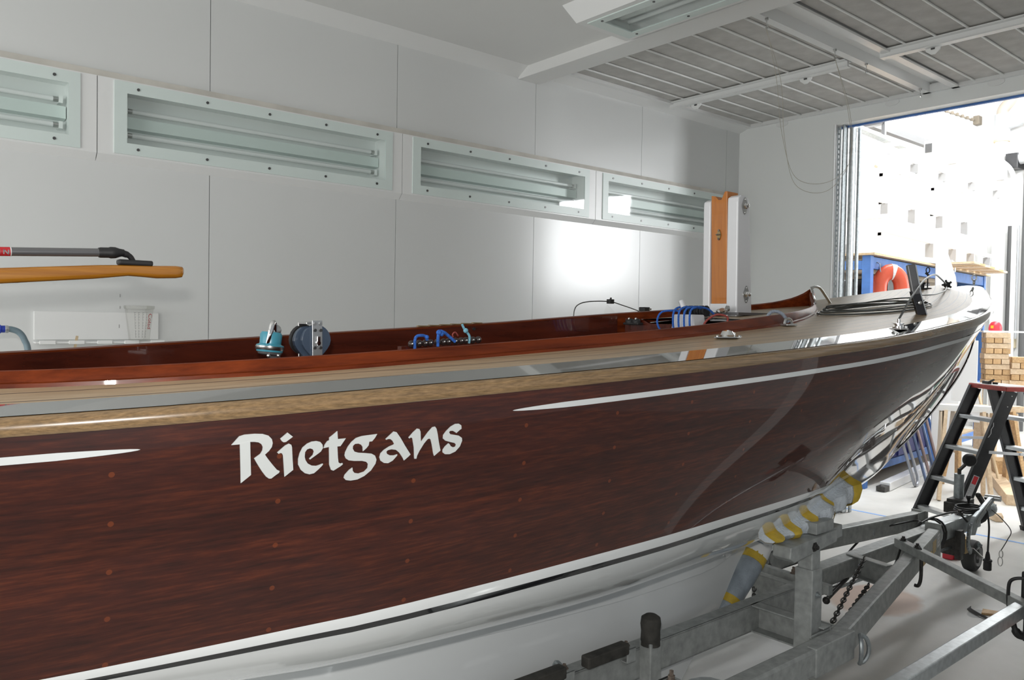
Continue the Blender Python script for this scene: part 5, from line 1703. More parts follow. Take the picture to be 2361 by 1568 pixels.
T(MB().tube(spline([(4.30, 1.87, .48), (4.22, 1.865, .40), (4.08, 1.86, .33), (3.98, 1.83, .33)], 6), .006, 8), 'cable', 'cable_black', 0, None, True)
pg = T(MB().tube(spline([(5.56, 1.90, .50), (5.585, 1.895, .46), (5.60, 1.89, .38), (5.595, 1.89, .28), (5.592, 1.89, .215)], 7), .006, 8), 'plug_cable', 'cable_black', 0, None, True)
T(MB().lathe((5.592, 1.89, .225), (0, 0, -1), [(.008, 0), (.013, .02), (.016, .045), (.026, .05), (.027, .06), (.022, .064), (.024, .075), (.024, .115), (.020, .118)], 14), 'plug', 'rubber_black', 0, pg, True)
bw = T(MB().tube(spline([(5.76, 1.93, .46), (5.84, 1.90, .40), (5.93, 1.87, .31), (5.90, 1.88, .25), (5.84, 1.895, .19)], 7), .0032, 6), 'breakaway_wire', 'wire_dark', 0, None, True)
T(MB().tube([(5.84 + .0 * a, 1.895 + .011 * math.cos(a), .165 + .024 * math.sin(a)) for a in [2 * math.pi * k / 14 for k in range(14)]], .003, 6, closed=True).tube([(5.83, 1.895 + .014 * math.cos(a), .118 + .03 * math.sin(a)) for a in [2 * math.pi * k / 14 for k in range(14)]], .003, 6, closed=True), 'snap_hook', 'steel', 0, bw, True)


def chain(p0, p1, n):
    mm = MB()
    p0, p1 = Vector(p0), Vector(p1)
    d = (p1 - p0).normalized()
    a = d.cross(Vector((0, 0, 1))).normalized()
    b = a.cross(d)
    L = (p1 - p0).length / n
    for k in range(n):
        c_ = p0 + d * L * (k + .5)
        s_ = a if k % 2 else b
        pts = [c_ + d * (L * .74 * math.cos(t)) + s_ * (L * .27 * math.sin(t)) for t in [2 * math.pi * i / 10 for i in range(10)]]
        mm.tube(pts, L * .075, 6, closed=True)
    return mm


T(chain((3.975, 1.905, .48), (3.02, 1.60, .40), 26), 'chain', 'iron_dark', 0, None, True)
T(chain((3.93, 1.86, .36), (3.12, 1.62, .37), 22), 'chain', 'iron_dark', 0, None, True)
T(chain((3.46, 2.21, .46), (3.12, 1.99, .38), 13), 'chain', 'iron_dark', 0, None, True)
T(chain((3.58, 2.20, .46), (3.24, 1.98, .34), 13), 'chain', 'iron_dark', 0, None, True)
T(MB().cyl((3.56, 1.885, .355), (3.90, 1.955, .375), .010, n=10).sphere((3.56, 1.885, .352), .018, 10), 'jack_handle', 'iron_dark', 0, None, True)

# things under the trailer
o = MB().box(2.2, 3.62, 1.98, 2.36, 0, .055).build('foam_slab', 'foam_white', bevel=.004)
tag(o, 'white foam slab lying on the floor under the trailer rails', 'board')
o = MB().box(6.02, 6.09, 2.26, 2.33, 0.0, .05).box(6.05, 6.10, 2.24, 2.30, .0, .07).build('wheel_chock', 'red_plastic', bevel=.008)
tag(o, 'small red plastic lump on the floor behind the jockey wheel', 'chock')
o = MB().prism([(5.02, 1.72), (5.06, 1.66), (5.14, 1.63), (5.10, 1.74)], (0, 0, 0.001), (1, 0, 0), (0, 1, 0), (0, 0, .012)).build('cardboard_scrap', 'pine')
tag(o, 'small torn brown scrap on the floor beside a chipped patch', 'scrap')
o = MB()
r_ = []
for k in range(12):
    t = k / 11
    x = 5.08 - .16 * t
    y = 1.80 - .20 * t + .06 * math.sin(t * 3.1)
    w = .022 * math.sin(math.pi * min(1, t * 1.0 + .02)) + .002
    r_.append([(x, y - w, .002), (x + .01, y, .012 + w * .4), (x + .02, y + w, .002)])
o.grid(r_)
o = o.build('paint_flake', 'conduit_dark', smooth=True)
tag(o, 'dark curled paint flake lifting from the concrete floor', 'debris')

# ------------------------------------------------------------------ step ladder
LF, LR = Vector((.6455, .7638, 0)), Vector((.7638, -.6455, 0))


def LP(X, d, z):
    return LF * d + LR * X + Vector((0, 0, z))


ld = thing('step_ladder', LP(3.8, 6.3, 0), 'black double step ladder with red top and aluminium treads just outside the doorway', 'ladder')
ends = {'a': (LP(3.28, 6.5, 0), LP(3.77, 6.5, 1.17)), 'b': (LP(3.38, 6.1, 0), LP(3.83, 6.1, 1.17)),
        'c': (LP(4.25, 6.5, 0), LP(3.92, 6.5, 1.17)), 'd': (LP(4.36, 6.1, 0), LP(3.98, 6.1, 1.17))}
st_ = {}
for k, (p, q) in ends.items():
    u = (q - p).normalized()
    nrm = LF.cross(u).normalized()
    o = MB()
    sgn = -1 if k in 'bd' else 1
    o.bar(p, q, .006, .092, nrm)                      # web
    for w in (-1, 1):
        o.bar(p + nrm * w * .044 + LF * sgn * -.014, q + nrm * w * .044 + LF * sgn * -.014, .034, .006, nrm)
    st_[k] = o.build('side_rail', 'black_paint', ld, bevel=.0015)
    MB().bar(p, p + u * .05, .045, .104, nrm).build('rubber_foot', 'rubber_black', st_[k], bevel=.004)
for k in 'cd':
    p, q = ends[k]
    u = (q - p).normalized()
    nrm = LF.cross(u).normalized()
    if nrm.dot(LR) < 0:
        nrm = -nrm
    MB().bar(p + nrm * .049, q + nrm * .049, .034, .008, nrm).build('red_edge', 'red_cap', st_[k])
for fl in ('ab', 'cd'):
    for z in (.935, .685, .43, .185):
        a = ends[fl[0]][0].lerp(ends[fl[0]][1], z / 1.17)
        b = ends[fl[1]][0].lerp(ends[fl[1]][1], z / 1.17)
        MB().bar(a - LF * .006, b + LF * .006, .082, .030).build('tread', 'aluminium', ld, bevel=.004)
tp = MB()
q = [LP(3.73, 6.51, 1.165), LP(3.78, 6.09, 1.165), LP(4.02, 6.09, 1.165), LP(3.96, 6.51, 1.165)]
tp.add(q + [p + Vector((0, 0, .035)) for p in q], [(0, 1, 2, 3), (4, 5, 6, 7), (0, 1, 5, 4), (1, 2, 6, 5), (2, 3, 7, 6), (3, 0, 4, 7)])
top = tp.build('red_top', 'red_cap', ld, bevel=.005)
q2 = [p + (LP(3.87, 6.3, 1.165) - p) * .06 + Vector((0, 0, .036)) for p in q]
MB().add(q2 + [p + Vector((0, 0, .003)) for p in q2], [(0, 1, 2, 3), (4, 5, 6, 7), (0, 1, 5, 4), (1, 2, 6, 5), (2, 3, 7, 6), (3, 0, 4, 7)]).build('top_mat', 'cloth_white', top)
a = ends['b'][0].lerp(ends['b'][1], .60)
b = ends['d'][0].lerp(ends['d'][1], .60)
c_ = (a + b) / 2 + Vector((0, 0, -.012))
o = MB().bar(a - LF * .03, c_ - LF * .03, .004, .022).bar(c_ - LF * .034, b - LF * .034, .004, .022)
a = ends['a'][0].lerp(ends['a'][1], .64)
b = ends['c'][0].lerp(ends['c'][1], .64)
o.bar(a + LF * .03, b + LF * .03, .004, .022).cyl(c_ - LF * .045, c_ - LF * .022, .010, n=10)
o.build('spreader', 'alu_white', ld)
p, q = ends['b']
u = (q - p).normalized()
nrm = LF.cross(u).normalized()
for t0, t1, w, mt, nm in ((.12, .44, .046, 'label_silver', 'instruction_label'),):
    L0, L1 = p.lerp(q, t0), p.lerp(q, t1)
    lab = MB().bar(L0 - LF * .0036, L1 - LF * .0036, .0012, w, nrm).build(nm, mt, st_['b'])
L0, L1 = p.lerp(q, .385), p.lerp(q, .435)
MB().bar(L0 - LF * .0046, L1 - LF * .0046, .001, .034, nrm).build('red_badge', 'print_red', lab, bevel=.0003)
m = MB()
for k in range(16):
    t = .15 + .0145 * k
    s_ = p.lerp(q, t) - LF * .0046
    m.bar(s_ - nrm * .018, s_ - nrm * (.005 - .006 * (k % 3)), .001, .003, u)
m.build('label_print', 'print_grey', lab)
s_ = p.lerp(q, .735) - LF * .0045
m = MB().tube([s_ + u * .055 - nrm * .040, s_ + u * .03 - nrm * .030, s_ + u * .0 - nrm * .036, s_ - u * .03 - nrm * .026, s_ - u * .06 - nrm * .032, s_ - u * .065 - nrm * .036], .0022, 6)
m.build('paint_squiggle', 'paper_white', st_['b'])
for fr in (.9, .97):
    s_ = p.lerp(q, fr) - LF * .004
    MB().cyl(s_ + nrm * .012, s_ + nrm * .012 - LF * .003, .004, n=8).build('rivet', 'steel', st_['b'])
bt = MB().bar(LP(3.79, 6.4, 1.215), LP(3.79, 6.32, 1.215), .03, .022).cyl(LP(3.79, 6.33, 1.222), LP(3.79, 6.27, 1.242), .008, n=8).bar(LP(3.82, 6.33, 1.212), LP(3.84, 6.30, 1.212), .016, .016).build('small_clamp', 'rubber_black')
tag(bt, 'small black clamp lying on the step ladder top', 'clamp')

# ------------------------------------------------------------------ steel storage rack with its load
E1 = Vector((4.1, .40, 0)).normalized()      # along the rack front
E2 = Vector((-E1.y, E1.x, 0))                # into the rack
R0 = Vector((7.92, 3.82, 0))


def RP(a, b, z):
    return R0 + E1 * a + E2 * b + Vector((0, 0, z))


def rbox(mb, a0, a1, b0, b1, z0, z1):
    vs = [RP(a, b, z) for a in (a0, a1) for b in (b0, b1) for z in (z0, z1)]
    return mb.add(vs, [(0, 1, 3, 2), (4, 6, 7, 5), (0, 4, 5, 1), (2, 3, 7, 6), (0, 2, 6, 4), (1, 5, 7, 3)])


RL, RD, RH = 4.15, 1.0, 2.36
rk_ = thing('storage_rack', RP(0, 0, 0), 'tall blue steel storage rack with plywood top seen through the doorway', 'rack')
for a in (0, RL):
    for b in (0, RD):
        rbox(MB(), a, a + .085, b, b + .085, 0, RH).build('post', 'blue_steel', rk_, bevel=.004)
for b in (.0, RD):
    rbox(MB(), .085, RL, b + .01, b + .06, RH - .13, RH - .01).build('beam', 'blue_steel', rk_, bevel=.003)
    rbox(MB(), .085, RL, b + .01, b + .06, .14, .22).build('beam', 'blue_steel', rk_, bevel=.003)
    rbox(MB(), .085, RL, b + .01, b + .06, .83, .92).build('beam', 'blue_steel', rk_, bevel=.003)
for a in (0.01, RL):
    rbox(MB(), a, a + .06, .085, RD, RH - .14, RH - .05).build('end_beam', 'blue_steel', rk_, bevel=.003)
rbox(MB(), RL, RL + .06, .085, RD, 2.0, 2.1).build('end_beam', 'blue_steel', rk_, bevel=.003)
for z0, z1 in ((1.2, 2.1), (1.25, .75)):
    MB().bar(RP(.04, .95, z1), RP(.04, .10, z0), .012, .055).build('end_brace', 'galvanised', rk_)
rbox(MB(), -.04, RL + .1, -.05, RD + .1, RH, RH + .022).build('top_board', 'plywood', rk_)
rbox(MB(), .09, RL - .02, .06, RD, .92, .94).build('shelf_board', 'plywood', rk_)
rbox(MB(), .09, RL - .02, .06, RD, .22, .24).build('shelf_board', 'plywood', rk_)
rbox(MB(), .3, RL - .5, .2, .9, RH - .15, RH - .005).build('under_board', 'plywood_pale', rk_)

# orange horseshoe lifebuoy hanging inside the rack corner
lbz = thing('lifebuoy', RP(.33, -.03, 1.6), 'orange horseshoe lifebuoy with silver bands hanging from the blue rack', 'lifebuoy')
LBD = (E1 * .72 - E2 * .69).normalized()
LBN = Vector((-LBD.y, LBD.x, 0))
cl_ = []
for k in range(27):
    t = k / 26
    if t < .28:
        cl_.append((-.135 - .0 * t, -.42 + .42 * t / .28))
    elif t > .72:
        cl_.append((.135, -.42 * (t - .72) / .28))
    else:
        a = math.pi * (1 - (t - .28) / .44)
        cl_.append((.135 * math.cos(a), .155 * math.sin(a)))
rows = []
for k, (a, z) in enumerate(cl_):
    p = cl_[max(k - 1, 0)]
    q = cl_[min(k + 1, 26)]
    d = Vector((q[0] - p[0], 0, q[1] - p[1])).normalized()
    nx, nz = -d.z, d.x
    w = .078 * (1 if 1 < k < 25 else .9)
    ring = []
    for i in range(14):
        f = 2 * math.pi * i / 14
        x_, y_ = w * math.copysign(abs(math.cos(f)) ** .8, math.cos(f)), .05 * math.copysign(abs(math.sin(f)) ** .8, math.sin(f))
        q_ = (a * .88 + nx * x_)
        ring.append(RP(.35, -.075, 2.045 + (z + nz * x_) * 1.05) + LBD * q_ + LBN * y_)
    rows.append(ring)
m = MB().grid(rows, closed=True)
m.f.append(tuple(range(13, -1, -1)))
m.f.append(tuple(len(m.v) - 14 + k for k in range(14)))
lbo = m.build('float', 'orange_buoy', lbz, smooth=True)
for k0, k1 in ((4, 6), (13, 14), (23, 25)):
    rr = []
    for r in rows[k0:k1 + 1]:
        c_ = sum((Vector(p) for p in r), Vector()) / len(r)
        rr.append([c_ + (Vector(p) - c_) * 1.04 for p in r])
    MB().grid(rr, closed=True).build('silver_band', 'silver_tape', lbz, smooth=True)
MB().tube([RP(.19, -.03, 2.20), RP(.19, -.02, 2.28), RP(.19, .01, 2.30)], .006, 6).build('hook', 'steel', lbz)

# dark bins, papers and boxes on the shelves
for a0, a1, b0, b1, z0, z1, mt, nm, lab, cat in (
        (.62, 1.15, .04, .5, 1.762, 2.16, 'black_paint', 'storage_bin', 'black plastic bin behind the lifebuoy in the blue rack', 'bin'),
        (1.25, 2.0, .04, .5, 1.762, 2.17, 'black_paint', 'storage_bin', 'wide black plastic bin behind the white board in the blue rack', 'bin'),
        (.12, .5, .35, .8, 1.762, 2.12, 'rubber_worn', 'storage_bin', 'dark bin at the near end of the blue rack, behind the steel brace', 'bin'),
        (2.1, 3.3, .07, .6, 1.762, 2.02, 'foam_white', 'foam_block', 'long white foam block on the rack shelf near the bow', 'block'),
        (.10, .42, .05, .6, .24, .50, 'pine', 'wooden_box', 'brown wooden box on the lowest shelf beside the rack post', 'box'),
        (2.7, 3.4, .05, .5, .94, 1.25, 'plywood_pale', 'cardboard_box', 'pale cardboard box on the middle shelf beyond the crate', 'box')):
    o = rbox(MB(), a0, a1, b0, b1, z0, z1).build(nm, mt, bevel=.01)
    tag(o, lab, cat)
sh_ = rbox(MB(), .09, RL - .02, .0, RD, 1.74, 1.76)
sh_.build('shelf_board', 'plywood_pale', rk_)
cr = thing('plastic_crate', RP(1.1, .05, .24), 'dark blue plastic crate with ribbed sides on the lowest rack shelf', 'crate')
m = MB()
rbox(m, .47, 1.88, -.02, -.005, .24, .56)
rbox(m, .47, 1.88, .45, .465, .24, .56)
rbox(m, .47, .485, -.02, .465, .24, .56)
rbox(m, 1.865, 1.88, -.02, .465, .24, .56)
rbox(m, .47, 1.88, -.02, .465, .24, .255)
m.build('body', 'blue_crate', cr, bevel=.004)
m = MB()
for k in range(5):
    rbox(m, .52 + .32 * k, .545 + .32 * k, -.04, -.018, .25, .53)
rbox(m, .46, 1.89, -.04, -.015, .525, .565)
m.build('ribs', 'blue_crate', cr, bevel=.003)
for k, (a, lab, mt) in enumerate(((.85, 'pale blue bottle sticking out of the blue crate', 'light_blue_rope'), (1.04, 'white bottle sticking out of the blue crate', 'paper_white'))):
    p = RP(a, .15, .255)
    o = MB().lathe(p, (0, 0, 1), [(.04, 0), (.042, .01), (.042, .26), (.03, .31), (.014, .34), (.014, .38)], 16).build('bottle', mt, smooth=True)
    tag(o, lab, 'bottle')
rc_ = MB()
for k in range(5):
    c_ = RP(1.25 + .01 * k, .18, .58 + .012 * k)
    rc_.tube([c_ + Vector((.09 * math.cos(a), .06 * math.sin(a), .02 * math.sin(2 * a + k))) for a in [2 * math.pi * i / 18 for i in range(18)]], .007, 6, closed=True)
tag(rc_.build('cable_coil', 'cable_grey', smooth=True), 'grey cable coil heaped on top of the blue crate', 'cable')

# folding trestle frames of bent tube leaning on the rack
for k, (a, ro, mt, lab, zt) in enumerate(((.56, -.30, 'grey_tube', 'grey bent tube frame nearest the rack post, leaning on the rack', .86),
                                         (.80, -.34, 'blue_tube', 'blue bent tube frame leaning in the middle of the tube frames', .92),
                                         (1.03, -.37, 'blue_tube', 'blue and rust tinted bent tube frame beside the sawhorse', 1.0),
                                         (1.30, -.30, 'blue_steel', 'dark blue bent tube frame standing behind the sawhorse', 1.05))):
    t = thing('tube_frame', RP(a, ro, 0), lab, 'frame', 'bent tube frames leaning on the blue rack')
    w = .075
    pts = [RP(a - w, ro + .24, zt), RP(a - w, ro, .10), RP(a - w * .8, ro - .01, .045), RP(a - w * .3, ro - .012, .0165), RP(a + w * .3, ro - .012, .0165), RP(a + w * .8, ro - .01, .045), RP(a + w, ro, .10)]
    MB().tube(spline(pts, 5), .016, 10).build('bent_tube', mt, t, smooth=True)
    MB().tube([RP(a + w, ro, .10), RP(a + w, ro + .24, zt)], .0165, 10).build('straight_tube', 'rust_tube' if k in (1, 2) else mt, t, smooth=True)
    MB().tube([RP(a - w, ro + .16, zt * .70), RP(a + w, ro + .16, zt * .70)], .013, 8).build('cross_tube', 'rust_tube' if k == 2 else 'grey_tube', t, smooth=True)
o = MB()
for q in (0, 1):
    pass
al = thing('aluminium_profile', (8.7, 3.55, 0), 'long flat aluminium profile lying on the floor along the blue rack', 'profile')
MB().bar((8.02, 3.66, .045), (9.7, 3.90, .045), .10, .085).build('profile', 'alu_white', al, bevel=.006)
MB().bar((7.92, 3.66, .03), (8.02, 3.66, .035), .09, .05).sphere((7.95, 3.66, .035), .035, 8).build('crumpled_end', 'iron_dark', al, bevel=.004)

# sawhorses
def sawhorse(c, ang, lab, mt_top, mt_leg, H=.90, L=.62):
    t = thing('sawhorse', c, lab, 'sawhorse')
    dx, dy = Vector((math.cos(ang), math.sin(ang), 0)), Vector((-math.sin(ang), math.cos(ang), 0))
    c = Vector(c)
    MB().bar(c - dx * L / 2 + Vector((0, 0, H - .03)), c + dx * L / 2 + Vector((0, 0, H - .03)), .11, .06).build('top_beam', mt_top, t, bevel=.003)
    for s in (-1, 1):
        for w in (-1, 1):
            a = c + dx * s * (L / 2 - .10) + dy * w * .03 + Vector((0, 0, H - .06))
            b = c + dx * s * (L / 2 - .04) + dy * w * .23
            MB().bar(a, b, .10, .03, dx).build('leg', mt_leg, t, bevel=.002)
        a = c + dx * s * (L / 2 - .09) + Vector((0, 0, H - .07))
        MB().prism([(-.06, 0), (.06, 0), (.15, -.42), (-.15, -.42)], a + dx * s * .02, dy, (0, 0, 1), dx * s * .015).build('gusset', 'plywood_pale', t)
    return t


sawhorse((8.32, 3.06, 0), math.radians(-62), 'white topped wooden sawhorse beside the bent tube frames', 'paper_white', 'pine_pale', .90, .52)
sawhorse((8.95, 3.10, 0), math.radians(-50), 'second wooden sawhorse standing behind the step ladder', 'pine_pale', 'pine', .86, .7)
# white boards behind the stem
o = MB().bar((8.70, 3.32, .72), (8.74, 3.10, .72), .02, .62).build('white_board', 'paper_white', bevel=.003)
tag(o, 'white rectangular panel on the sawhorse below the bow', 'panel')
o.location.z = .90
o = MB().bar((9.52, 3.52, .83), (9.57, 3.34, .83), .02, .44).build('pale_board', 'sail_white', bevel=.003)
tag(o, 'pale panel leaning on the far rack post under the bow tip', 'panel')
pt_ = thing('paint_bucket', (8.80, 2.93, .86), 'white paint bucket with a rainbow stripe on the second sawhorse', 'bucket')
MB().lathe((8.80, 2.93, .86), (0, 0, 1), [(.075, 0), (.088, .20), (.092, .20), (.092, .215), (.08, .22)], 22).build('bucket', 'paper_white', pt_, smooth=True)
for k, cc in enumerate(((.55, .05, .02), (.75, .45, .02), (.10, .45, .10), (.04, .16, .55))):
    simple('rainbow_' + 'abcd'[k], cc, .5)
    a0 = math.radians(200 + 9 * k)
    a1 = math.radians(209 + 9 * k)
    m = MB()
    rows = []
    for z in (.03, .09, .15):
        r_ = .075 + .013 * z / .2 + .0012
        tw = math.radians(38) * z / .15
        rows.append([(8.80 + r_ * math.cos(a + tw), 2.93 + r_ * math.sin(a + tw), .86 + z) for a in (a0, (a0 + a1) / 2, a1)])
    m.grid(rows).build('label_stripe', 'rainbow_' + 'abcd'[k], pt_)
br0 = MB().cyl((9.1, 2.98, .02), (9.75, 3.62, 1.66), .014, n=10).build('broom_stick', 'stick_wood', smooth=True)
tag(br0, 'long wooden broom stick leaning behind the step ladder', 'stick')
rr_ = random.Random(3)
labs = ['pale', 'reddish', 'grey', 'narrow', 'broad', 'short', 'split', 'yellowish', 'knotty']
for k in range(9):
    x = 9.42 + .13 * k
    y = 2.90 + .05 * k
    o = MB().bar((x, y, .02), (x + .05 * rr_.uniform(-1, 1), y + .22, .70 + .35 * rr_.random()), .018 + .03 * rr_.random(), .055).build('timber_offcut', ['pine_pale', 'plywood_pale', 'alu_white', 'pine'][k % 4])
    tag(o, labs[k] + ' timber offcut leaning upright in the row behind the step ladder', 'offcut', 'timber offcuts behind the step ladder')
o = MB().bar((8.35, 2.62, .05), (9.9, 3.35, .05), .12, .10).build('floor_timber', 'pine_pale', bevel=.004)
tag(o, 'long pale timber beam lying on the floor behind the ladder', 'beam')
o = MB().bar((9.45, 3.06, .17), (9.7, 3.20, .17), .16, .14).build('wood_offcut', 'pine', bevel=.004)
tag(o, 'short brown wood block lying on the pale floor timber', 'block')
o.location.z = .10
wd = thing('trolley_wheel', (9.72, 3.0, 0), 'dark trolley wheel standing behind the ladder treads', 'wheel')
MB().lathe((9.72, 2.97, .14), (.3, .95, 0), [(.05, 0), (.135, 0), (.14, .01), (.14, .05), (.135, .06), (.05, .06)], 26).build('tyre', 'tyre', wd, smooth=True)
MB().lathe((9.72, 2.965, .14), (.3, .95, 0), [(.01, 0), (.06, .0), (.06, .06)], 16).build('hub', 'hub_grey', wd, smooth=True)
fb = MB().prism([(-.05, 0), (.06, 0), (.05, .05), (-.02, .075), (-.05, .05)], (7.55, 2.52, 0), (.65, .76, 0), (0, 0, 1), (.05, -.04, 0)).build('foam_scrap', 'pine_pale', bevel=.008)
tag(fb, 'small cream foam scrap on the floor behind the coupling', 'scrap')
cd = MB().tube(spline([(9.5, 2.55, .008), (9.2, 2.62, .008), (8.95, 2.72, .008), (8.75, 2.74, .008), (8.62, 2.66, .008), (8.5, 2.4, .008), (8.3, 1.8, .008)], 8), .007, 8).build('extension_cord', 'cable_grey', smooth=True)
tag(cd, 'pale grey cord winding over the floor behind the step ladder', 'cord')

# wooden block stacks on a bench
bn = thing('work_bench', (10.75, 3.42, 0), 'wooden bench carrying the two stacks of wooden blocks', 'bench')
MB().bar((10.75, 3.78, .95), (10.75, 3.02, .95), .62, .05, (0, 0, 1)).build('bench_top', 'pine_pale', bn)
for x in (10.5, 11.0):
    for y in (3.10, 3.70):
        MB().box(x - .035, x + .035, y - .035, y + .035, 0, .925).build('leg', 'pine_pale', bn)
ordn = ['lowest', 'second lowest', 'third from the bottom', 'fourth from the bottom', 'fifth from the bottom', 'sixth from the bottom', 'seventh from the bottom', 'eighth from the bottom', 'ninth from the bottom', 'topmost']
rr_ = random.Random(5)
SD = Vector((.6455 * .15 - .7638 * -.0, 0, 0))
axr = Vector((.52, -.854, 0)).normalized()       # facing row direction (runs across the view)
axd = Vector((.854, .52, 0)).normalized()


def block(c, L, W, H, ax, mt, lab, grp):
    o = MB().bar(c - ax * L / 2, c + ax * L / 2, W, H).build('wooden_block', mt, bevel=.003)
    tag(o, lab, 'block', grp)


for nm, base, n, h in (('taller', Vector((10.52, 3.545, .975)), 10, .062), ('shorter', Vector((10.62, 3.30, .975)), 5, .068)):
    for k in range(n):
        z = base.z + h * (k + .5)
        c = Vector((base.x, base.y, z)) + axr * rr_.uniform(-.012, .012)
        if k % 2 == (0 if nm == 'taller' else 1):
            for j, (w, wn) in enumerate(((-.088, 'first'), (.0, 'middle'), (.088, 'last'))):
                block(c + axr * w, .24, .08, h - .003, axd, rr_.choice(['pine', 'pine_end', 'pine_pale']), '%s end-on block, %s layer, %s block stack' % (wn, ordn[k] if n == 10 else ordn[k].replace('fifth from the bottom', 'topmost'), nm), 'blocks of the %s stack' % nm)
        else:
            for j, (w, wn) in enumerate(((-.07, 'front'), (.07, 'rear'))):
                block(c + axd * w, .255, .085, h - .003, axr, rr_.choice(['pine_pale', 'pine_pale', 'pine']), '%s lengthwise block, %s layer, %s block stack' % (wn, ordn[k] if n == 10 else ordn[k].replace('fifth from the bottom', 'topmost'), nm), 'blocks of the %s stack' % nm)
o = MB().bar(Vector((10.45, 3.68, 1.607)), Vector((10.67, 3.32, 1.607)), .24, .02).build('cover_board', 'paper_white')
tag(o, 'thin pale board lying on the taller block stack', 'board')
o = MB().lathe((10.62, 3.585, 1.617), (0, 0, 1), [(.07, 0), (.072, .03), (.065, .07), (.045, .10), (.015, .112), (.002, .113)], 20).build('red_cap', 'red_plastic', smooth=True)
tag(o, 'round red plastic cap on top of the taller block stack', 'cap')
MB().box(10.545, 10.55, 3.58, 3.61, 1.645, 1.68).build('yellow_mark', 'sticker_yellow', o)
gt = thing('green_tub', (10.55, 2.72, 0), 'green tub with a yellow hose, right beside the bench', 'tub')
gt['label'] = 'green tub with a coiled yellow hose beside the block bench'
MB().lathe((10.55, 2.72, .0), (0, 0, 1), [(.15, 0), (.19, .74), (.20, .74), (.20, .77), (.18, .77)], 22).build('tub', 'tub_green', gt, smooth=True)
hy = MB()
for k in range(3):
    hy.tube([(10.53 + (.17 - .01 * k) * math.cos(a), 2.70 + (.17 - .01 * k) * math.sin(a), .79 + .03 * k + .005 * math.cos(a)) for a in [2 * math.pi * i / 20 for i in range(20)]], .014, 8, closed=True)
tag(hy.build('yellow_hose', 'hose_yellow', smooth=True), 'coiled yellow hose lying on the green tub', 'hose')

# white tapering board standing behind the foredeck
wb_ = MB().prism([(-.13, 0), (.13, 0), (.135, 1.2), (.12, 1.8), (.07, 2.2), (-.02, 2.48), (-.11, 2.60), (-.13, 2.62)], (9.26, 3.60, 0), (.55, -.835, 0), (0, 0, 1), (.02, .014, 0)).build('pointed_board', 'sail_white', bevel=.006)
tag(wb_, 'tall white pointed board standing on end in front of the rack', 'board')
wp = MB().prism([(0, 0), (.09, .02), (.13, -.12), (.06, -.05)], (9.55, 3.40, 2.02), (.55, -.835, 0), (0, 0, 1), (.01, .008, 0)).build('plastic_tag', 'foam_white')
wp.parent = None
bpy.data.objects.remove(wp)


# ------------------------------------------------------------------ aluminium ladders and timber on the rack and on wall brackets
def truss(p0, p1, H, xs_, lab, grp, name='aluminium_ladder'):
    p0, p1 = Vector(p0), Vector(p1)
    t = thing(name, p0.lerp(p1, .5), lab, 'ladder', grp)
    u = (p1 - p0).normalized()
    for h in (0, H):
        MB().bar(p0 + Vector((0, 0, h)), p1 + Vector((0, 0, h)), .03, .06).build('stile', 'alu_white', t, bevel=.003)
    for x in xs_:
        c = p0.lerp(p1, (x - p0.x) / (p1.x - p0.x))
        MB().bar(c + Vector((0, 0, .03)), c + Vector((0, 0, H - .03)), .09, .045, u).build('rung', 'hub_grey', t)
    return t


gl = 'long aluminium ladders above the rack'
truss((8.95, 4.2, 3.43), (12.7, 4.22, 3.43), .17, (9.75, 10.55, 11.5, 12.4), 'long aluminium ladder in the middle of the hanging bundle', gl)
truss((9.3, 4.75, 3.00), (13.2, 4.78, 3.00), .24, (10.2, 11.0, 11.9, 12.8), 'aluminium ladder hanging below the bundle near the wall', gl)
truss((8.5, 4.0, RH + .085), (12.9, 4.42, RH + .085), .24, (10.1, 11.0, 11.8, 12.6), 'aluminium ladder lying on edge on the rack top', gl)
bx_ = thing('aluminium_beam', (11.7, 4.34, 3.87), 'thick aluminium box beam with an open end on top of the hanging ladders', 'beam')
MB().box(10.44, 12.96, 4.28, 4.40, 3.79, 3.98).build('beam_profile', 'alu_white', bx_, bevel=.006)
MB().box(10.43, 10.442, 4.30, 4.38, 3.83, 3.94).build('open_end', 'screw_dark', bx_)
MB().box(11.3, 11.42, 4.28, 4.42, 3.98, 4.20).build('end_block', 'pipe_grey', bx_, bevel=.01)
wbk = thing('wall_bracket', (11, YH, 3.3), 'white wall brackets and posts holding the hanging ladders', 'bracket')
for x in (9.4, 11.2, 12.9):
    MB().box(x - .03, x + .03, 4.15, YH, 3.355, 3.398).build('arm', 'hall_white', wbk)
    MB().box(x - .03, x + .03, 4.3, YH, 2.92, 2.963).build('arm', 'hall_white', wbk)
    MB().box(x - .03, x + .03, YH - .05, YH, 2.6, 4.4).build('upright', 'hall_white', wbk)
    MB().box(x - .03, x + .03, 4.25, YH, 3.745, 3.788).build('arm', 'hall_white', wbk)
tr_ = MB().bar((8.93, 4.2, 3.60), (9.10, 4.2, 3.61), .06, .05).cyl((8.95, 4.2, 3.60), (8.77, 4.2, 3.41), .022, n=10).build('handle_bar', 'aluminium')
tr_.parent = None
tag(tr_, 'short slanting aluminium tube at the end of the hanging ladders', 'tube')
ba = thing('box_profile', (9.6, 4.1, 2.41), 'short aluminium box profile resting on the rack top edge', 'profile')
MB().bar((9.0, 4.05, RH + .055), (9.85, 3.93, RH + .055), .06, .06).build('profile', 'alu_white', ba, bevel=.003)
MB().bar((9.85, 3.93, RH + .055), (9.86, 3.929, RH + .055), .04, .04).build('open_end', 'screw_dark', ba)
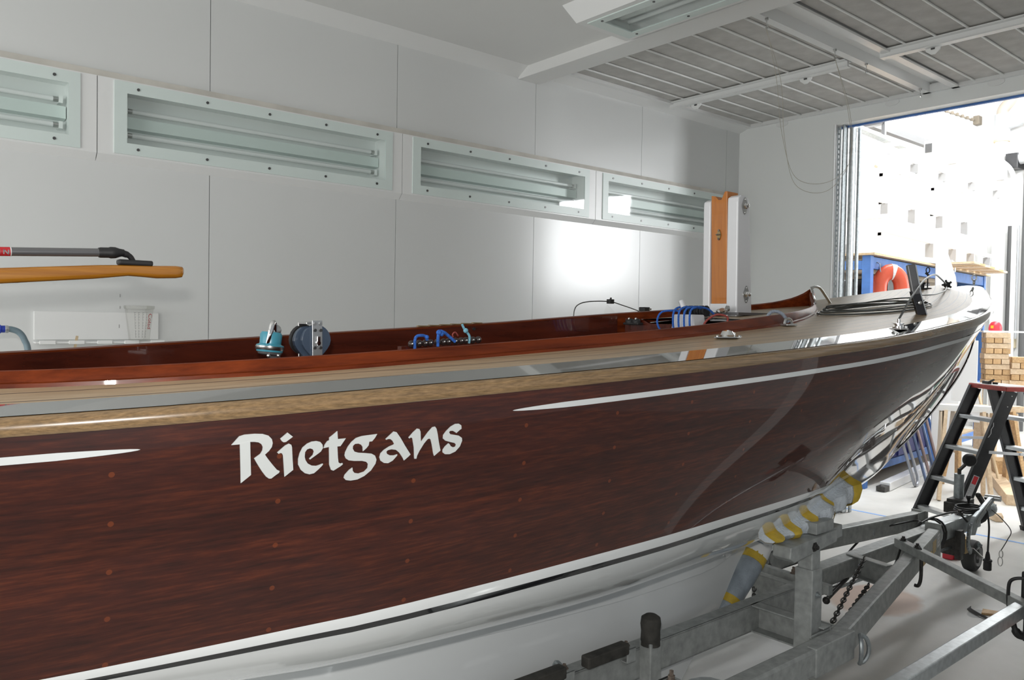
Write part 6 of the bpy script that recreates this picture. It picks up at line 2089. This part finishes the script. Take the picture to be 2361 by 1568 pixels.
for k in range(7):
    a0 = 2.0 + .30 * k
    o = rbox(MB(), a0, a0 + .24, -.42 + .02 * k, .75, RH + .024, RH + .05).build('plank', 'pine' if k % 2 else 'pine_pale')
    tag(o, ['first', 'second', 'third', 'fourth', 'fifth', 'sixth', 'last'][k] + ' timber plank jutting out over the rack top, counted from the doorway', 'plank', 'planks lying across the rack top')
for k, (a, lab) in enumerate(((.05, 'small grey tin on the rack top beside the door guide'), (.28, 'grey paint tin on the rack top a little past the door guide'))):
    p = RP(a, .35, RH + .022)
    tag(MB().lathe(p, (0, 0, 1), [(.06, 0), (.06, .12), (.05, .125)], 16).build('paint_tin', 'pipe_grey', smooth=True), lab, 'tin')
cl2 = thing('screw_clamp', RP(2.5, -.03, RH), 'steel screw clamp on the front edge of the rack top', 'clamp')
MB().bar(RP(2.45, -.05, RH - .05), RP(2.45, -.05, RH + .11), .03, .05).bar(RP(2.45, -.05, RH + .09), RP(2.62, -.05, RH + .07), .03, .03).cyl(RP(2.60, -.05, RH + .09), RP(2.60, -.05, RH - .03), .012, n=8).build('clamp', 'steel', cl2)

# ------------------------------------------------------------------ pipes, cables and fittings on the workshop walls
dp = thing('drain_pipe', (14.45, 4.85, 0), 'large white drain pipe with grey elbow and branch on the end wall', 'pipe')
MB().cyl((14.42, 4.86, 0), (14.42, 4.86, 4.72), .095, n=22).build('white_pipe', 'pipe_white', dp, smooth=True)
MB().cyl((14.42, 4.86, 4.68), (14.42, 4.86, 5.10), .112, n=22).cyl((14.42, 4.86, 4.92), (14.42, 4.30, 5.02), .085, n=18).cyl((14.42, 4.55, 4.975), (14.42, 4.50, 4.985), .097, n=18).build('grey_fitting', 'pipe_grey', dp, smooth=True)
MB().tube(spline([(14.42, 4.86, 5.08), (14.42, 4.85, 5.18), (14.42, 4.74, 5.32), (14.42, 4.70, 5.42)], 5), .085, 18).build('tan_elbow', 'pipe_tan', dp, smooth=True)
MB().cyl((14.42, 4.86, 4.66), (14.42, 4.86, 4.69), .117, n=22).build('yellow_seal', 'stick_wood', dp, smooth=True)
wp_ = MB().tube(spline([(12.2, 5.2, 4.80), (13.2, 5.22, 4.62), (14.0, 5.0, 4.45), (14.2, 4.80, 4.33), (14.28, 4.64, 4.1), (14.28, 4.60, 3.6), (14.28, 4.59, 2.6), (14.28, 4.59, .0)], 8), .035, 12).build('white_conduit', 'pipe_white', smooth=True)
tag(wp_, 'white conduit coming along the side wall and bending down the end wall', 'pipe')
for y, r_, mt, lab in ((4.72, .035, 'conduit_dark', 'black cable duct beside the large drain pipe'), (4.50, .05, 'conduit_dark', 'thick dark pipe at the edge of the doorway view'), (4.60, .016, 'pipe_grey', 'thin grey conduit running down to the socket box'), (5.10, .07, 'pipe_white', 'white pipe standing in the workshop corner')):
    z0 = 1.48 if y == 4.60 else 0
    x = 14.50 if y != 5.10 else 14.45
    o = MB().cyl((x, y, z0), (x, y, 4.3 if y == 4.5 else 3.3 if y != 5.10 else 3.0), r_, n=14).build('wall_pipe', mt, smooth=True)
    tag(o, lab, 'pipe')
o = thing('vent_motor', (14.4, 4.66, 4.30), 'black motor box with a short dark duct high on the end wall', 'motor')
MB().box(14.3, 14.6, 4.58, 4.76, 4.20, 4.44).build('box', 'black_paint', o, bevel=.01)
MB().cyl((14.4, 4.58, 4.36), (14.4, 4.3, 4.38), .10, n=16).build('duct', 'pipe_grey', o, smooth=True)
so = thing('socket_box', (14.57, 4.66, 1.36), 'beige double socket box on the end wall', 'socket')
MB().box(14.53, 14.6, 4.61, 4.71, 1.33, 1.50).build('box', 'socket_beige', so, bevel=.006)
for z in (1.385, 1.445):
    MB().cyl((14.532, 4.66, z), (14.525, 4.66, z), .022, n=14).build('socket', 'screw_dark', so)
cc_ = thing('cable_chain', (13.9, 5.27, 5.1), 'brown clipped cable ending in a square junction box high on the side wall', 'cable')
MB().tube([(12.3, YH - .02, 4.99), (14.45, YH - .02, 5.085)], .010, 6).build('cable', 'box_brown', cc_)
for k in range(7):
    x = 13.1 + .2 * k
    MB().sphere((x, YH - .03, 5.028 + .0088 * 5 * (x - 13.1)), .03, 8).build('clip', 'box_brown', cc_)
MB().box(14.42, 14.56, YH - .09, YH, 5.02, 5.16).build('junction_box', 'box_brown', cc_, bevel=.006)
bm_ = MB().box(7.4, 11.8, 4.75, 4.80, 3.93, 4.05).build('ceiling_beam', 'bar_grey')
bpy.data.objects.remove(bm_)
gb = thing('steel_gantry', (9.2, 4.4, 3.9), 'dark steel rail with a short arm hanging high above the rack', 'beam')
MB().box(8.9, 11.6, 4.66, 4.74, 4.07, 4.16).build('rail', 'conduit_dark', gb)
MB().box(9.35, 9.45, 4.08, 4.68, 4.06, 4.16).build('arm', 'bar_grey', gb, bevel=.004)
MB().bar((8.2, 4.42, 3.89), (9.9, 4.42, 3.83), .10, .04).build('perforated_tray', 'galvanised', gb)
MB().box(9.36, 9.44, 4.42, 4.70, 4.02, 4.07).box(9.38, 9.42, 4.40, 4.44, 3.83, 4.04).build('tray_arm', 'bar_grey', gb)
for x in (9.1, 11.2):
    MB().cyl((x, 4.7, 4.15), (x, 4.7, ZH), .012, n=8).build('hanger', 'steel', gb)


# unseen cabinets and table, added to shape the reflections in the bow's varnish
cab = thing('dark_reflection_block', (9.6, -.9, 0), 'unseen dark brown block added for its reflection in the varnished hull', 'cabinet')
MB().box(8.9, 10.3, -1.7, -.15, .06, 2.1).build('carcass', 'cockpit_wood', cab, bevel=.01)
for k in range(2):
    MB().box(8.885, 8.9, -1.66 + .76 * k, -.93 + .76 * k, .12, 2.04).build('door', 'coaming_wood', cab, bevel=.004)
MB().box(8.95, 10.25, -1.65, -.2, 0, .06).build('plinth', 'rubber_black', cab)
mc = thing('white_reflection_case', (11.3, .95, 0), 'unseen white stand-in case with a yellow sticker, added for the bow reflection', 'cabinet')
MB().box(11.0, 11.7, .45, 1.45, .72, 1.75).build('upper_case', 'pipe_white', mc, bevel=.02)
MB().box(11.0, 11.7, .45, 1.45, .18, .62).build('lower_case', 'pipe_white', mc, bevel=.02)
MB().box(11.04, 11.66, .5, 1.4, .62, .72).box(11.04, 11.66, .5, 1.4, 0, .18).build('recess', 'red_cap', mc)
MB().box(10.99, 11.0, .80, 1.0, .38, .52).build('sticker', 'sticker_yellow', mc)
MB().box(10.99, 11.0, .72, .80, 1.28, 1.38).build('emblem', 'tape_yellow', mc)
lb_ = thing('reflection_table', (12.4, -.9, 0), 'unseen low dark table added in the workshop for its reflection', 'table')
MB().box(11.6, 13.4, -2.2, .2, .70, .78).build('table_top', 'cockpit_wood', lb_)
for x in (11.7, 13.3):
    for y in (-2.1, .1):
        MB().box(x - .05, x + .05, y - .05, y + .05, 0, .70).build('leg', 'black_paint', lb_)
